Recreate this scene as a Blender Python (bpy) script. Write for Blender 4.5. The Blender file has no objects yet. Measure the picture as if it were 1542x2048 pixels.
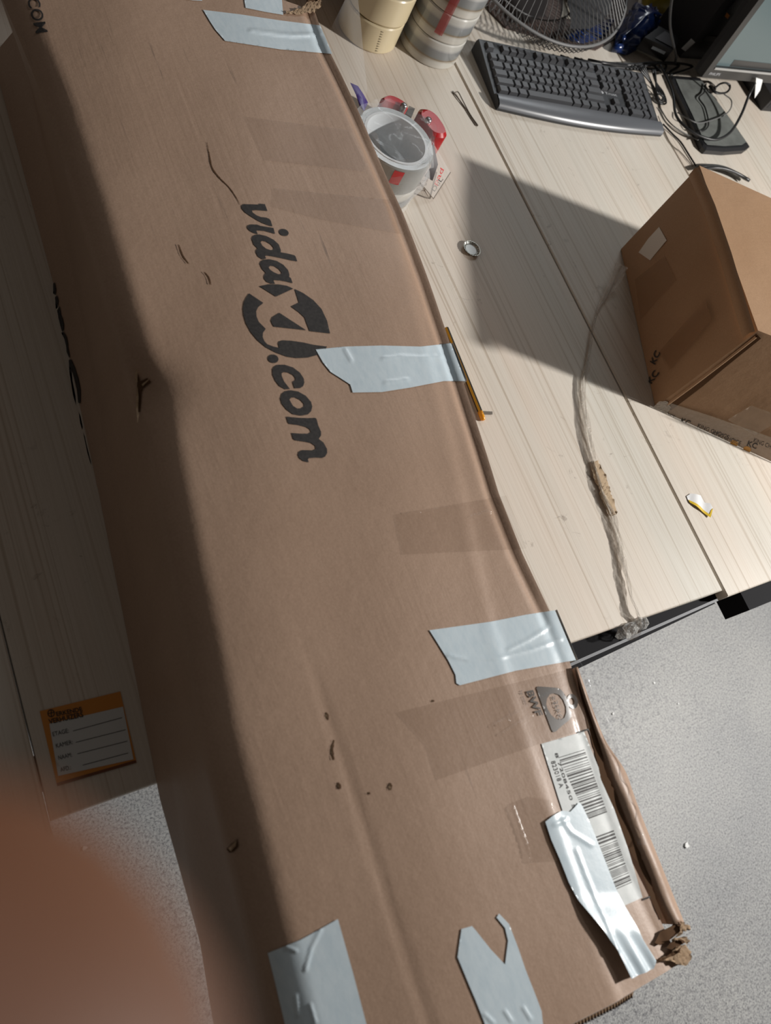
import bpy, math, random
from mathutils import Vector, Matrix
from mathutils.geometry import delaunay_2d_cdt
S = bpy.context.scene
COL = S.collection
random.seed(7)

# ------------------------------------------------------------------ camera
F = 1600.0                       # focal length in pixels of the 1542 x 2048 frame
CX, CY = 771.0, 1024.0
TZ = 0.75                        # table top above the floor
CAM = Vector((0.0, 0.0, TZ + 0.85))
RIGHT = Vector((0.84642863, -0.35884128, 0.39343552)).normalized()
UP = Vector((0.19312383, 0.89540459, 0.40119049))
FWD = Vector((0.49624768, 0.26359734, -0.82719688)).normalized()
UP = RIGHT.cross(FWD).normalized()
cd = bpy.data.cameras.new('camera')
cam = bpy.data.objects.new('camera', cd); COL.objects.link(cam)
cam.matrix_world = Matrix((
    (RIGHT.x, UP.x, -FWD.x, CAM.x), (RIGHT.y, UP.y, -FWD.y, CAM.y),
    (RIGHT.z, UP.z, -FWD.z, CAM.z), (0, 0, 0, 1)))
cd.sensor_fit = 'HORIZONTAL'; cd.sensor_width = 36.0; cd.lens = F / 1542 * 36
cd.clip_start = 0.004; cd.clip_end = 60
cd.dof.use_dof = True; cd.dof.focus_distance = 1.08; cd.dof.aperture_fstop = cd.lens / 4.2
S.camera = cam

# ------------------------------------------------------------------ light, exposure
W = bpy.data.worlds.new('world'); S.world = W; W.use_nodes = True
W.node_tree.nodes['Background'].inputs[0].default_value = (1.0, 0.89, 0.79, 1)
W.node_tree.nodes['Background'].inputs[1].default_value = 0.070
def area(name, loc, target, size, power, col=(1, 1, 1), shape='DISK', size_y=None):
    l = bpy.data.lights.new(name, 'AREA'); l.shape = shape; l.size = size
    if size_y: l.size_y = size_y
    l.energy = power; l.color = col
    o = bpy.data.objects.new(name, l); COL.objects.link(o); o.location = loc
    o.rotation_euler = (Vector(target) - Vector(loc)).to_track_quat('-Z', 'Y').to_euler()
    return o
area('work_lamp_light', (2.62, -0.46, TZ + 1.28), (0.7, 0.2, TZ), 0.11, 76, (1.0, 0.97, 0.93))
area('hall_ceiling_light', (3.2, 3.2, 3.6), (0.9, 0.6, TZ), 1.6, 27, (0.92, 0.97, 1.0), 'RECTANGLE', 0.5)
S.view_settings.view_transform = 'Standard'; S.view_settings.look = 'None'
S.view_settings.exposure = 0.0; S.view_settings.gamma = 1.0
S.view_settings.use_curve_mapping = False

# ------------------------------------------------------------------ projection helpers
def ray(px, py):
    return RIGHT * ((px - CX) / F) - UP * ((py - CY) / F) + FWD
def U(px, py, h=0.0):
    """point at height h above the table seen at a pixel"""
    d = ray(px, py); t = (TZ + h - CAM.z) / d.z
    return CAM + d * t
def UP_plane(p0, n):
    def f(px, py):
        d = ray(px, py); return CAM + d * ((p0 - CAM).dot(n) / d.dot(n))
    return f
def interp(xs, ys, x):
    if x <= xs[0]:
        k = (ys[1] - ys[0]) / (xs[1] - xs[0]); return ys[0] + k * (x - xs[0])
    for i in range(len(xs) - 1):
        if x <= xs[i + 1]:
            return ys[i] + (ys[i + 1] - ys[i]) * (x - xs[i]) / (xs[i + 1] - xs[i])
    k = (ys[-1] - ys[-2]) / (xs[-1] - xs[-2]); return ys[-1] + k * (x - xs[-1])
def sstep(a, b, x):
    t = min(1, max(0, (x - a) / (b - a))); return t * t * (3 - 2 * t)

# ------------------------------------------------------------------ materials
def mat(name, col=(.5, .5, .5), rough=.6, metal=0.0, spec=.5, **kw):
    m = bpy.data.materials.new(name); m.use_nodes = True
    b = m.node_tree.nodes['Principled BSDF']
    b.inputs['Base Color'].default_value = (*col, 1); b.inputs['Roughness'].default_value = rough
    b.inputs['Metallic'].default_value = metal; b.inputs['Specular IOR Level'].default_value = spec
    for k, v in kw.items(): b.inputs[k].default_value = v
    return m
class NT:
    def __init__(s, m): s.t = m.node_tree; s.b = s.t.nodes['Principled BSDF']
    def n(s, ty, **kw):
        x = s.t.nodes.new(ty)
        for k, v in kw.items():
            if hasattr(x, k): setattr(x, k, v)
            else: x.inputs[k].default_value = v
        return x
    def l(s, a, b): s.t.links.new(a, b)
    def coords(s, scale=(1, 1, 1), rnd=False, rot=(0, 0, 0)):
        c = s.n('ShaderNodeTexCoord'); m = s.n('ShaderNodeMapping'); m.inputs['Scale'].default_value = scale
        m.inputs['Rotation'].default_value = rot
        s.l(c.outputs['Object'], m.inputs[0])
        if rnd:
            oi = s.n('ShaderNodeObjectInfo'); k = s.n('ShaderNodeMath', operation='MULTIPLY'); k.inputs[1].default_value = 37.0
            s.l(oi.outputs['Random'], k.inputs[0]); s.l(k.outputs[0], m.inputs['Location'])
        return m.outputs[0]
    def noise(s, vec, scale=5, detail=4, rough=.5, dist=0.0):
        x = s.n('ShaderNodeTexNoise'); x.inputs['Scale'].default_value = scale; x.inputs['Detail'].default_value = detail
        x.inputs['Roughness'].default_value = rough; x.inputs['Distortion'].default_value = dist
        s.l(vec, x.inputs['Vector']); return x.outputs['Fac']
    def ramp(s, fac, stops):
        r = s.n('ShaderNodeValToRGB'); e = r.color_ramp.elements
        while len(e) < len(stops): e.new(.5)
        for i, (p, c) in enumerate(stops):
            e[i].position = p; e[i].color = (*c, 1) if len(c) == 3 else c
        s.l(fac, r.inputs[0]); return r.outputs[0]
    def mix(s, fac, a, b, mode='MIX'):
        x = s.n('ShaderNodeMix', data_type='RGBA', blend_type=mode)
        for v, i in ((fac, 0), (a, 6), (b, 7)):
            if isinstance(v, (int, float)): x.inputs[i].default_value = v
            elif isinstance(v, tuple): x.inputs[i].default_value = (*v, 1)
            else: s.l(v, x.inputs[i])
        return x.outputs[2]
    def math(s, op, a, b=0.0):
        x = s.n('ShaderNodeMath', operation=op)
        for v, i in ((a, 0), (b, 1)):
            if isinstance(v, (int, float)): x.inputs[i].default_value = v
            else: s.l(v, x.inputs[i])
        return x.outputs[0]
    def bump(s, h, strength=.3, dist=.001):
        x = s.n('ShaderNodeBump'); x.inputs['Strength'].default_value = strength; x.inputs['Distance'].default_value = dist
        s.l(h, x.inputs['Height']); s.l(x.outputs[0], s.b.inputs['Normal'])
    def color(s, c): s.l(c, s.b.inputs['Base Color'])

def wood_mat():
    m = mat('pale_wood', (.6, .5, .4), .5, spec=.35); t = NT(m)
    v = t.coords((1, 1, 1), True)
    broad = t.noise(t.coords((9, .5, 1), True), 1.0, 3, .5)
    ring = t.noise(t.coords((210, 1.1, 1), True), 1.0, 1.5, .45, .25)
    base = t.ramp(broad, [(.3, (.62, .59, .525)), (.5, (.65, .595, .52)), (.72, (.68, .585, .495))])
    amt = t.ramp(t.noise(t.coords((7, .7, 1), True), 1.0, 2), [(.35, (0, 0, 0)), (.65, (1, 1, 1))])
    line = t.ramp(ring, [(.30, (.66, .60, .53)), (.44, (1, 1, 1)), (1, (1, 1, 1))])
    fine = t.ramp(t.noise(t.coords((420, 5, 1), True), 1.0, 2, .6), [(.35, (.86, .83, .80)), (.6, (1, 1, 1))])
    c = t.mix(t.math('ADD', t.math('MULTIPLY', amt, .5), .3), base, line, 'MULTIPLY'); c = t.mix(.5, c, fine, 'MULTIPLY')
    # scuffs and stains
    st = t.ramp(t.noise(t.coords((1, 1, 1)), 26, 6, .72, 1.2), [(.615, (0, 0, 0)), (.69, (1, 1, 1))])
    big = t.ramp(t.noise(t.coords((1, 1, 1)), 5, 2), [(.45, (0, 0, 0)), (.62, (1, 1, 1))])
    k = t.math('MULTIPLY', st, big); k = t.math('MULTIPLY', k, .55)
    c = t.mix(k, c, (.17, .13, .10)); t.color(c)
    t.bump(ring, .12, .0006)
    return m
def cardboard_mat(name, c1, c2, flute=45, axis='X', scuff=.5, rough=.72, spec=.25):
    m = mat(name, c1, rough, spec=spec); t = NT(m)
    n1 = t.noise(t.coords((1, 1, 1)), 6, 5, .6)
    c = t.ramp(n1, [(.3, c1), (.7, c2)])
    fib = t.ramp(t.noise(t.coords((1, 1, 1)), 420, 3, .7), [(.3, (.84, .82, .80)), (.7, (1.0, 1.0, 1.0))])
    c = t.mix(.8, c, fib, 'MULTIPLY')
    w = t.noise(t.coords((190, 9, 9) if axis == 'X' else (9, 190, 9)), 1.0, 2, .5, .3)
    patch = t.ramp(t.noise(t.coords((1, 1, 1)), 4, 3), [(.4, (0, 0, 0)), (.65, (1, 1, 1))])
    wm = t.math('MULTIPLY', w, t.math('ADD', t.math('MULTIPLY', patch, .8), .2))
    c = t.mix(t.math('MULTIPLY', wm, .22), c, tuple(x * .55 for x in c1))
    # long dark rub marks
    rub = t.ramp(t.noise(t.coords((150, 7, 1) if axis == 'X' else (7, 150, 7)), 1.0, 4, .65), [(.64, (0, 0, 0)), (.74, (1, 1, 1))])
    area_ = t.ramp(t.noise(t.coords((1, 1, 1)), 3.1, 2), [(.5, (0, 0, 0)), (.62, (1, 1, 1))])
    k = t.math('MULTIPLY', t.math('MULTIPLY', rub, area_), scuff)
    c = t.mix(k, c, (.08, .06, .05)); t.color(c)
    h = t.math('ADD', t.math('MULTIPLY', wm, .5), t.math('MULTIPLY', t.noise(t.coords((1, 1, 1)), 60, 4, .6), 1.0))
    t.bump(h, .35, .0012)
    return m
def film_mat(name, tint=(1, 1, 1), alpha=.12, rough=.12, spec=1.0, bumpy=0.0, bscale=120, edge=.55):
    """thin clear plastic: mostly see-through with a glossy coat"""
    m = bpy.data.materials.new(name); m.use_nodes = True; t = m.node_tree; t.nodes.clear()
    o = t.nodes.new('ShaderNodeOutputMaterial'); mx = t.nodes.new('ShaderNodeMixShader')
    tr = t.nodes.new('ShaderNodeBsdfTransparent'); pr = t.nodes.new('ShaderNodeBsdfPrincipled')
    pr.inputs['Base Color'].default_value = (*tint, 1); pr.inputs['Roughness'].default_value = rough
    pr.inputs['Specular IOR Level'].default_value = spec
    lw = t.nodes.new('ShaderNodeLayerWeight'); lw.inputs['Blend'].default_value = .25
    mr = t.nodes.new('ShaderNodeMapRange'); mr.inputs['To Min'].default_value = alpha; mr.inputs['To Max'].default_value = min(1, alpha + edge)
    t.links.new(lw.outputs['Facing'], mr.inputs[0]); t.links.new(mr.outputs[0], mx.inputs[0])
    t.links.new(tr.outputs[0], mx.inputs[1]); t.links.new(pr.outputs[0], mx.inputs[2]); t.links.new(mx.outputs[0], o.inputs[0])
    if bumpy:
        c = t.nodes.new('ShaderNodeTexCoord'); n = t.nodes.new('ShaderNodeTexNoise'); n.inputs['Scale'].default_value = bscale
        n.inputs['Detail'].default_value = 3; b = t.nodes.new('ShaderNodeBump'); b.inputs['Strength'].default_value = bumpy
        b.inputs['Distance'].default_value = .004
        t.links.new(c.outputs['Object'], n.inputs['Vector']); t.links.new(n.outputs['Fac'], b.inputs['Height'])
        t.links.new(b.outputs[0], pr.inputs['Normal']); t.links.new(b.outputs[0], lw.inputs['Normal'])
    return m
def speck_mat(name, col, col2, scale, rough, bump=.2, spec=.4):
    m = mat(name, col, rough, spec=spec); t = NT(m)
    n = t.noise(t.coords(), scale, 5, .6)
    t.color(t.ramp(n, [(.35, col), (.65, col2)])); t.bump(n, bump, .001); return m

M = {}
M['wood'] = wood_mat()
M['card'] = cardboard_mat('brown_cardboard', (.420, .282, .200), (.485, .332, .240), rough=.48, spec=.38)
M['card2'] = cardboard_mat('tan_cardboard', (.34, .205, .115), (.39, .245, .145), 50, 'Y', .15, .6)
M['card_edge'] = mat('cardboard_edge', (.30, .19, .11), .85)
M['card_dark'] = mat('torn_inside_and_gap_shade', (.10, .055, .03), .95, spec=.1)
M['card_pale'] = speck_mat('torn_cardboard_fibre', (.36, .25, .16), (.46, .33, .22), 200, .95, .5, .1)
M['ink'] = speck_mat('printing_ink', (.030, .027, .026), (.048, .043, .041), 300, .6, .05, .3)
M['ink_clear'] = mat('printing_ink_under_tape', (.060, .056, .052), .35)
def white_tape():
    m = mat('white_tape', (.55, .64, .70), .28, spec=.5); t = NT(m)
    n = t.noise(t.coords((180, 60, 60)), 1, 4, .6)
    t.color(t.ramp(n, [(.3, (.58, .685, .75)), (.6, (.65, .745, .80))]))
    t.bump(t.noise(t.coords((1, 1, 1)), 90, 4, .6), .12, .001); return m
M['wtape'] = white_tape()
M['label'] = speck_mat('paper_label', (.60, .63, .62), (.68, .70, .69), 90, .55, .15)
M['black'] = mat('black_plastic', (.016, .016, .018), .38)
M['blackmat'] = mat('dull_black_plastic', (.02, .02, .022), .6)
M['steel_black'] = mat('black_painted_steel', (.010, .010, .012), .75, spec=.12)
M['steel'] = mat('bare_steel', (.45, .45, .46), .35, 1.0)
M['edge_glint'] = mat('rail_highlight_grey', (.16, .165, .175), .6, .2)
M['cable'] = mat('black_cable', (.012, .012, .013), .42)
M['cable_grey'] = mat('grey_cable', (.12, .12, .12), .5)
M['white'] = mat('white_plastic', (.72, .73, .72), .45)
M['red'] = mat('red_plastic', (.42, .012, .016), .2, spec=.6)
M['cleartape'] = film_mat('clear_tape', (.30, .19, .12), .10, .14, .6, .10, 45, .12)
M['dulltape'] = film_mat('dull_clear_tape', (.33, .215, .145), .10, .30, .4, .06, 40, .12)
M['film'] = film_mat('clear_film', (.72, .74, .76), .06, .08, 1.0, .4, 60, .40)
M['cling'] = film_mat('twisted_clear_film', (.66, .60, .52), .24, .06, 1.0, 1.0, 260, .45)
M['acrylic'] = film_mat('clear_acrylic', (.62, .60, .57), .18, .1, .9)

# ------------------------------------------------------------------ mesh helpers
def origin(o):
    p = Vector((0, 0, 0))
    while o: p += o.location; o = o.parent
    return p
def mk(name, verts, faces, m, parent=None, smooth=False, local=False, kind=None):
    off = origin(parent) if (parent and not local) else Vector((0, 0, 0))
    me = bpy.data.meshes.new(name)
    me.from_pydata([tuple(Vector(v) - off) for v in verts], [], faces); me.update()
    if smooth:
        for p in me.polygons: p.use_smooth = True
    me.materials.append(M[m] if isinstance(m, str) else m)
    o = bpy.data.objects.new(name, me); COL.objects.link(o)
    if parent: o.parent = parent
    if kind: o['kind'] = kind
    return o
def tag(o, label, cat, group=None):
    o['label'] = label; o['category'] = cat
    if group: o['group'] = group
    return o
def thing(name, label, cat, loc=(0, 0, 0), rot=None, group=None):
    o = bpy.data.objects.new(name, None); COL.objects.link(o); o.location = loc; o.empty_display_size = .02
    if rot is not None: o.rotation_euler = rot
    return tag(o, label, cat, group)
class MB:
    """collects shapes for one mesh"""
    def __init__(s): s.v = []; s.f = []
    def add(s, v, f):
        k = len(s.v); s.v += [Vector(x) for x in v]; s.f += [tuple(i + k for i in q) for q in f]; return s
    def box(s, lo, hi, mtx=None):
        (a, b, c), (d, e, f) = lo, hi
        v = [(a, b, c), (d, b, c), (d, e, c), (a, e, c), (a, b, f), (d, b, f), (d, e, f), (a, e, f)]
        if mtx is not None: v = [mtx @ Vector(p) for p in v]
        return s.add(v, [(0, 3, 2, 1), (4, 5, 6, 7), (0, 1, 5, 4), (1, 2, 6, 5), (2, 3, 7, 6), (3, 0, 4, 7)])
    def hexa(s, v):      # bottom 4, top 4
        return s.add(v, [(0, 3, 2, 1), (4, 5, 6, 7), (0, 1, 5, 4), (1, 2, 6, 5), (2, 3, 7, 6), (3, 0, 4, 7)])
    def tube(s, pts, r, n=8, closed=False):
        pts = [Vector(p) for p in pts]; N = len(pts); rings = []
        rr = r if isinstance(r, (list, tuple)) else [r] * N
        prev = None
        for i, p in enumerate(pts):
            a = pts[(i - 1) % N] if (closed or i > 0) else p; b = pts[(i + 1) % N] if (closed or i < N - 1) else p
            d = (b - a).normalized()
            if prev is None:
                x = d.cross(Vector((0, 0, 1)))
                if x.length < .1: x = d.cross(Vector((1, 0, 0)))
            else: x = prev - d * prev.dot(d)
            x.normalize(); y = d.cross(x); prev = x
            rings.append([p + (x * math.cos(2 * math.pi * k / n) + y * math.sin(2 * math.pi * k / n)) * rr[i] for k in range(n)])
        v = [q for g in rings for q in g]; f = []
        for i in range(N if closed else N - 1):
            j = (i + 1) % N
            for k in range(n):
                f.append((i * n + k, i * n + (k + 1) % n, j * n + (k + 1) % n, j * n + k))
        if not closed: f += [tuple(range(n - 1, -1, -1)), tuple((N - 1) * n + k for k in range(n))]
        return s.add(v, f)
    def lathe(s, prof, n=48, mtx=None, closed=False):
        v = []; f = []; P = len(prof)
        for k in range(n):
            a = 2 * math.pi * k / n
            for r, z in prof: v.append(Vector((r * math.cos(a), r * math.sin(a), z)))
        for k in range(n):
            j = (k + 1) % n
            for i in range(P if closed else P - 1):
                q = (i + 1) % P
                f.append((k * P + i, j * P + i, j * P + q, k * P + q))
        if mtx is not None: v = [mtx @ p for p in v]
        return s.add(v, f)
    def build(s, name, m, parent=None, **kw): return mk(name, s.v, s.f, m, parent, **kw)
def catmull(pts, k=8):
    pts = [Vector(p) for p in pts]; P = [pts[0] * 2 - pts[1]] + pts + [pts[-1] * 2 - pts[-2]]; out = []
    for i in range(1, len(P) - 2):
        a, b, c, d = P[i - 1:i + 3]
        for j in range(k):
            t = j / k
            out.append(.5 * ((2 * b) + (c - a) * t + (2 * a - 5 * b + 4 * c - d) * t * t + (3 * b - a - 3 * c + d) * t ** 3))
    out.append(pts[-1]); return out
def inside(p, loops):
    c = False
    for L in loops:
        j = len(L) - 1
        for i in range(len(L)):
            if (L[i][1] > p[1]) != (L[j][1] > p[1]) and p[0] < (L[j][0] - L[i][0]) * (p[1] - L[i][1]) / (L[j][1] - L[i][1]) + L[i][0]: c = not c
            j = i
    return c
def smooth_loop(L, it=1):
    for _ in range(it):
        o = []
        for i in range(len(L)):
            a, b = L[i], L[(i + 1) % len(L)]
            o += [(a[0] * .75 + b[0] * .25, a[1] * .75 + b[1] * .25), (a[0] * .25 + b[0] * .75, a[1] * .25 + b[1] * .75)]
        L = o
    return L
def fill2d(loops, step):
    """triangulate loops (even-odd) with interior points every step; returns 2-D verts and triangles"""
    vs = []; es = []
    for L in loops:
        k0 = len(vs); D = []
        for i in range(len(L)):
            a, b = L[i], L[(i + 1) % len(L)]; d = math.hypot(b[0] - a[0], b[1] - a[1]); n = max(1, int(d / step))
            D += [(a[0] + (b[0] - a[0]) * j / n, a[1] + (b[1] - a[1]) * j / n) for j in range(n)]
        vs += D; es += [(k0 + i, k0 + (i + 1) % len(D)) for i in range(len(D))]
    xs = [p[0] for p in vs]; ys = [p[1] for p in vs]; y = min(ys) + step * .5; r = 0
    while y < max(ys):
        x = min(xs) + step * (.5 + .5 * (r % 2))
        while x < max(xs):
            if inside((x, y), loops): vs.append((x, y))
            x += step
        y += step * .87; r += 1
    R = delaunay_2d_cdt([Vector(p) for p in vs], es, [], 0, 1e-7)
    V = [tuple(p) for p in R[0]]; T = []
    for t in R[2]:
        c = (sum(V[i][0] for i in t) / 3, sum(V[i][1] for i in t) / 3)
        if inside(c, loops): T.append(tuple(t))
    return V, T
def decal(name, loops, un, m, parent, step=6, lift=.0006, nrm=Vector((0, 0, 1)), relief=None, smooth=True, kind=None):
    """flat print, tape or paper: outline in photo pixels laid onto a surface by un(px,py)"""
    V, T = fill2d(loops, step); out = []
    for p in V:
        q = un(p[0], p[1]); k = lift + (relief(p) if relief else 0)
        out.append(q + nrm * k)
    T2 = []
    for t in T:
        a, b, c = (out[i] for i in t)
        T2.append(t if (b - a).cross(c - a).dot(nrm) > 0 else (t[0], t[2], t[1]))
    return mk(name, out, T2, m, parent, smooth=smooth, kind=kind)
def ell(cx, cy, rx, ry, rot=0, n=28):
    c, s = math.cos(math.radians(rot)), math.sin(math.radians(rot))
    return [(cx + rx * math.cos(a) * c - ry * math.sin(a) * s, cy + rx * math.cos(a) * s + ry * math.sin(a) * c) for a in (2 * math.pi * k / n for k in range(n))]
def sc(L, ox, oy, k): return [(ox + x * k, oy + y * k) for x, y in L]
def text2d(s, bold=0.0):
    """glyph outlines of the built-in font as 2-D triangles, normalised so that cap height = 1"""
    c = bpy.data.curves.new('t', 'FONT'); c.body = s; c.size = 1.0; c.offset = bold; c.resolution_u = 3
    o = bpy.data.objects.new('t', c); COL.objects.link(o)
    bpy.context.view_layer.update()
    me = o.evaluated_get(bpy.context.evaluated_depsgraph_get()).to_mesh()
    V = [(v.co.x, v.co.y) for v in me.vertices]; T = [tuple(p.vertices) for p in me.polygons]
    bpy.data.objects.remove(o); bpy.data.curves.remove(c)
    x0 = min(v[0] for v in V); x1 = max(v[0] for v in V)
    return [((v[0] - x0) / (x1 - x0), v[1] / .7) for v in V], T
def text_on(name, s, a, b, up, un, m, parent, lift=.0008, nrm=Vector((0, 0, 1)), bold=0.0):
    """lettering whose baseline runs from pixel a to pixel b, cap height vector up (pixels)"""
    V, T = text2d(s, bold); out = []
    for u, v in V:
        out.append(un(a[0] + (b[0] - a[0]) * u + up[0] * v, a[1] + (b[1] - a[1]) * u + up[1] * v) + nrm * lift)
    T2 = []
    for t in T:
        p, q, r = (out[i] for i in t[:3])
        T2.append(t if (q - p).cross(r - p).dot(nrm) > 0 else tuple(reversed(t)))
    return mk(name, out, T2, m, parent)

# ------------------------------------------------------------------ floor
def floor_mat():
    m = mat('concrete', (.4, .41, .42), .50, spec=.45); t = NT(m)
    n = t.noise(t.coords(), 2.2, 5, .6); f = t.noise(t.coords(), 230, 4, .8)
    c = t.ramp(n, [(.3, (.30, .308, .316)), (.7, (.42, .42, .41))])
    sp = t.ramp(f, [(.36, (.28, .28, .31)), (.50, (.92, .92, .92)), (.66, (1.25, 1.25, 1.22))])
    c = t.mix(1.0, c, sp, 'MULTIPLY')
    sp2 = t.ramp(t.noise(t.coords(), 75, 4, .75), [(.36, (.45, .45, .48)), (.50, (1, 1, 1))])
    dk = t.ramp(t.noise(t.coords(), 1.3, 2, .5), [(.42, (.1, .1, .1)), (.62, (.9, .9, .9))])
    c = t.mix(dk, c, t.mix(1.0, c, sp2, 'MULTIPLY'))
    pit = t.ramp(t.noise(t.coords(), 55, 3, .5), [(.70, (0, 0, 0)), (.76, (1, 1, 1))])
    c = t.mix(t.math('MULTIPLY', pit, .6), c, (.12, .12, .12)); t.color(c)
    t.bump(f, .22, .0015); return m
M['concrete'] = floor_mat()
fl = mk('floor', [(-4, -4, 0), (7, -4, 0), (7, 7, 0), (-4, 7, 0)], [(0, 1, 2, 3)], 'concrete'); fl['kind'] = 'structure'

# ------------------------------------------------------------------ work table
table = thing('work_table', 'pale wooden plank work table on a black steel frame', 'table', (0.6, 1.2, 0))
TH = .020
def plank(x0, x1, y0a, y0b, y1):
    mb = MB(); bw = .0015
    lo = [(x0, y0a, TZ - TH), (x1, y0b, TZ - TH), (x1, y1, TZ - TH), (x0, y1, TZ - TH)]
    mid = [(p[0], p[1], TZ - bw) for p in lo]
    up = [(x0 + bw, y0a + bw, TZ), (x1 - bw, y0b + bw, TZ), (x1 - bw, y1 - bw, TZ), (x0 + bw, y1 - bw, TZ)]
    v = lo + mid + up; f = [(0, 3, 2, 1), (8, 9, 10, 11)]
    for k in (0, 4):
        for i in range(4): f.append((k + i, k + (i + 1) % 4, k + 4 + (i + 1) % 4, k + 4 + i))
    mb.add(v, f); return mb.build('plank', 'wood', table)
SX = 1.0145
plank(-.42, .0492, .040, .036, 2.45)
plank(.0508, .5305, .0515, .045, 2.45)
plank(.5335, SX - .0022, .0395, .0300, 2.45)
plank(SX + .0016, 1.498, .0185, .0150, 2.45)
plank(1.501, 1.98, .020, .022, 2.45)
plank(1.983, 2.46, .020, .022, 2.45)
mb = MB().box((-.38, .085, TZ - .075), (2.4, .115, TZ - TH - .001)).box((-.38, 2.38, TZ - .075), (2.4, 2.41, TZ - TH - .001))
mb.box((-.38, .116, TZ - .075), (-.35, 2.379, TZ - TH - .001)).box((2.37, .116, TZ - .075), (2.4, 2.379, TZ - TH - .001))
mb.build('frame', 'steel_black', table)
# end rail that sticks out a little under the plank ends
a = U(1140, 1318, -.03); b = U(1436, 1196, -.03)
d = (b - a).normalized(); nn = Vector((d.y, -d.x, 0))
if nn.y > 0: nn = -nn
def rail(p, q, w0, w1, z0, z1, name, m):
    v = []
    for z in (z0, z1):
        v += [p + nn * 0 + Vector((0, 0, z - p.z)), p + nn * w0 + Vector((0, 0, z - p.z)), q + nn * w1 + Vector((0, 0, z - q.z)), q + Vector((0, 0, z - q.z))]
    MB().hexa(v).build(name, m, table)
p0 = a - d * .05 - nn * .030; q0 = b - nn * .030
rail(p0, q0, .036, .030, TZ - .060, TZ - .026, 'end_rail', 'steel_black')
rail(p0 + nn * .036, q0 + nn * .030, .004, .004, TZ - .034, TZ - .030, 'rail_highlight', 'edge_glint')  # grey strip paints the highlight on the rail's metal edge
rail(p0 + nn * .040, q0 + nn * .034, .008, .002, TZ - .085, TZ - .040, 'lower_rail', 'steel_black')
MB().box((1.075, -.012, TZ - .075), (1.45, .034, TZ - .024)).build('side_bracket', 'steel_black', table)
for x in (-.36, 2.38):
    for y in (.14, 2.36):
        MB().box((x - .02, y - .02, 0), (x + .02, y + .02, TZ - .076)).build('leg', 'steel_black', table)

# ------------------------------------------------------------------ the long parcel
PH = .20
RE = [(629, 13), (640, 48), (662, 108), (735, 265), (805, 420), (860, 565), (905, 690), (930, 762), (1000, 985), (1050, 1105), (1108, 1222), (1150, 1325), (1183, 1440), (1222, 1570), (1268, 1700), (1318, 1800), (1362, 1895)]
rp = sorted(((U(x, y, PH).y, U(x, y, PH).x) for x, y in RE)); RY = [p[0] for p in rp]; RX = [p[1] for p in rp]
LE = [(40, 60), (90, 180), (160, 400), (215, 580), (300, 850), (345, 1100), (385, 1300), (415, 1480), (470, 1700), (560, 2048)]
lp = sorted(((U(x, y, .185).y, U(x, y, .185).x) for x, y in LE)); LY = [p[0] for p in lp]; LX = [p[1] for p in lp]
ME = [(70, 200), (150, 580), (215, 900), (275, 1200), (330, 1500)]
mp = sorted(((U(x, y, .05).y, U(x, y, .05).x) for x, y in ME)); MY = [p[0] for p in mp]; MX = [p[1] for p in mp]
BE = [(35, 300), (110, 580), (200, 1000), (270, 1350), (320, 1600), (410, 1920)]
bp_ = sorted(((U(x, y, 0).y, U(x, y, 0).x) for x, y in BE)); BY = [p[0] for p in bp_]; BX = [p[1] for p in bp_]
CE = [(690, 130), (780, 430), (870, 760), (985, 1250), (1060, 1500), (1150, 1760)]
cp = sorted(((U(x, y, PH).y, U(x, y, PH).x) for x, y in CE)); CYs = [p[0] for p in cp]; CXs = [p[1] for p in cp]
GE = [(600, 1250), (740, 1680), (860, 2048)]
gp = sorted(((U(x, y, PH).y, U(x, y, PH).x) for x, y in GE)); GY = [p[0] for p in gp]; GX = [p[1] for p in gp]
xl = lambda y: interp(LY, LX, y)
xr = lambda y: interp(RY, RX, y)
def T(x, y):
    """height of the parcel's top above the table"""
    l, r = xl(y), xr(y); z = PH
    c = interp(CYs, CXs, y); dx = x - c
    z -= .035 * max(0, dx) + .0013 * (sstep(-.011, .011, dx)) - .0004 * math.exp(-(dx / .009) ** 2)
    z -= .010 * max(0, -dx - .05)
    s = x - l
    if s < .03: z -= .014 * (1 - max(0, s) / .03) ** 2
    if s < .20: z -= .30 * (.20 - max(0, s)) ** 2
    e = r - x
    z -= (.0012 + .0030 * sstep(.02, .10, y)) * math.exp(-((e - .011) / .0055) ** 2)
    z -= .07 * max(0, dx) * sstep(.12, -.12, y)
    g = x - interp(GY, GX, y)
    if y < .15: z -= .0009 * math.exp(-(g / .0035) ** 2) * sstep(.15, .0, y)
    z += .0012 * math.sin(9 * x + 5.5 * y) + .0010 * math.sin(23 * y + 3 * x + 1) + .0006 * math.sin(41 * x - 13 * y)
    # crushed dent by the long left edge and the lifted near corner
    z -= .012 * math.exp(-(((x - DENT.x) / .030) ** 2 + ((y - DENT.y) / .034) ** 2))
    return z
DENT = U(272, 775, .185)
def un_top(px, py):
    p = U(px, py, PH)
    for _ in range(4): p = U(px, py, T(p.x, p.y))
    return p
def xside(y, h):
    b, m_, l = interp(BY, BX, y), interp(MY, MX, y), xl(y)
    w = .0015 * math.sin(11 * y + 1) * sstep(0, .05, h) * sstep(.18, .12, h)
    return (b + (m_ - b) * (h / .05) if h < .05 else m_ + (l - m_) * sstep(.05, .185, h)) + w
def un_side(px, py):
    lo, hi = 0.0, .175
    for _ in range(24):
        m_ = (lo + hi) / 2; p = U(px, py, m_)
        if p.x > xside(p.y, m_): lo = m_
        else: hi = m_
    return U(px, py, lo)
box = thing('long_parcel', 'long battered brown cardboard parcel patched with white tape, lying along the table', 'parcel', (.36, .33, TZ))
NU, NV = 84, 230
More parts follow.
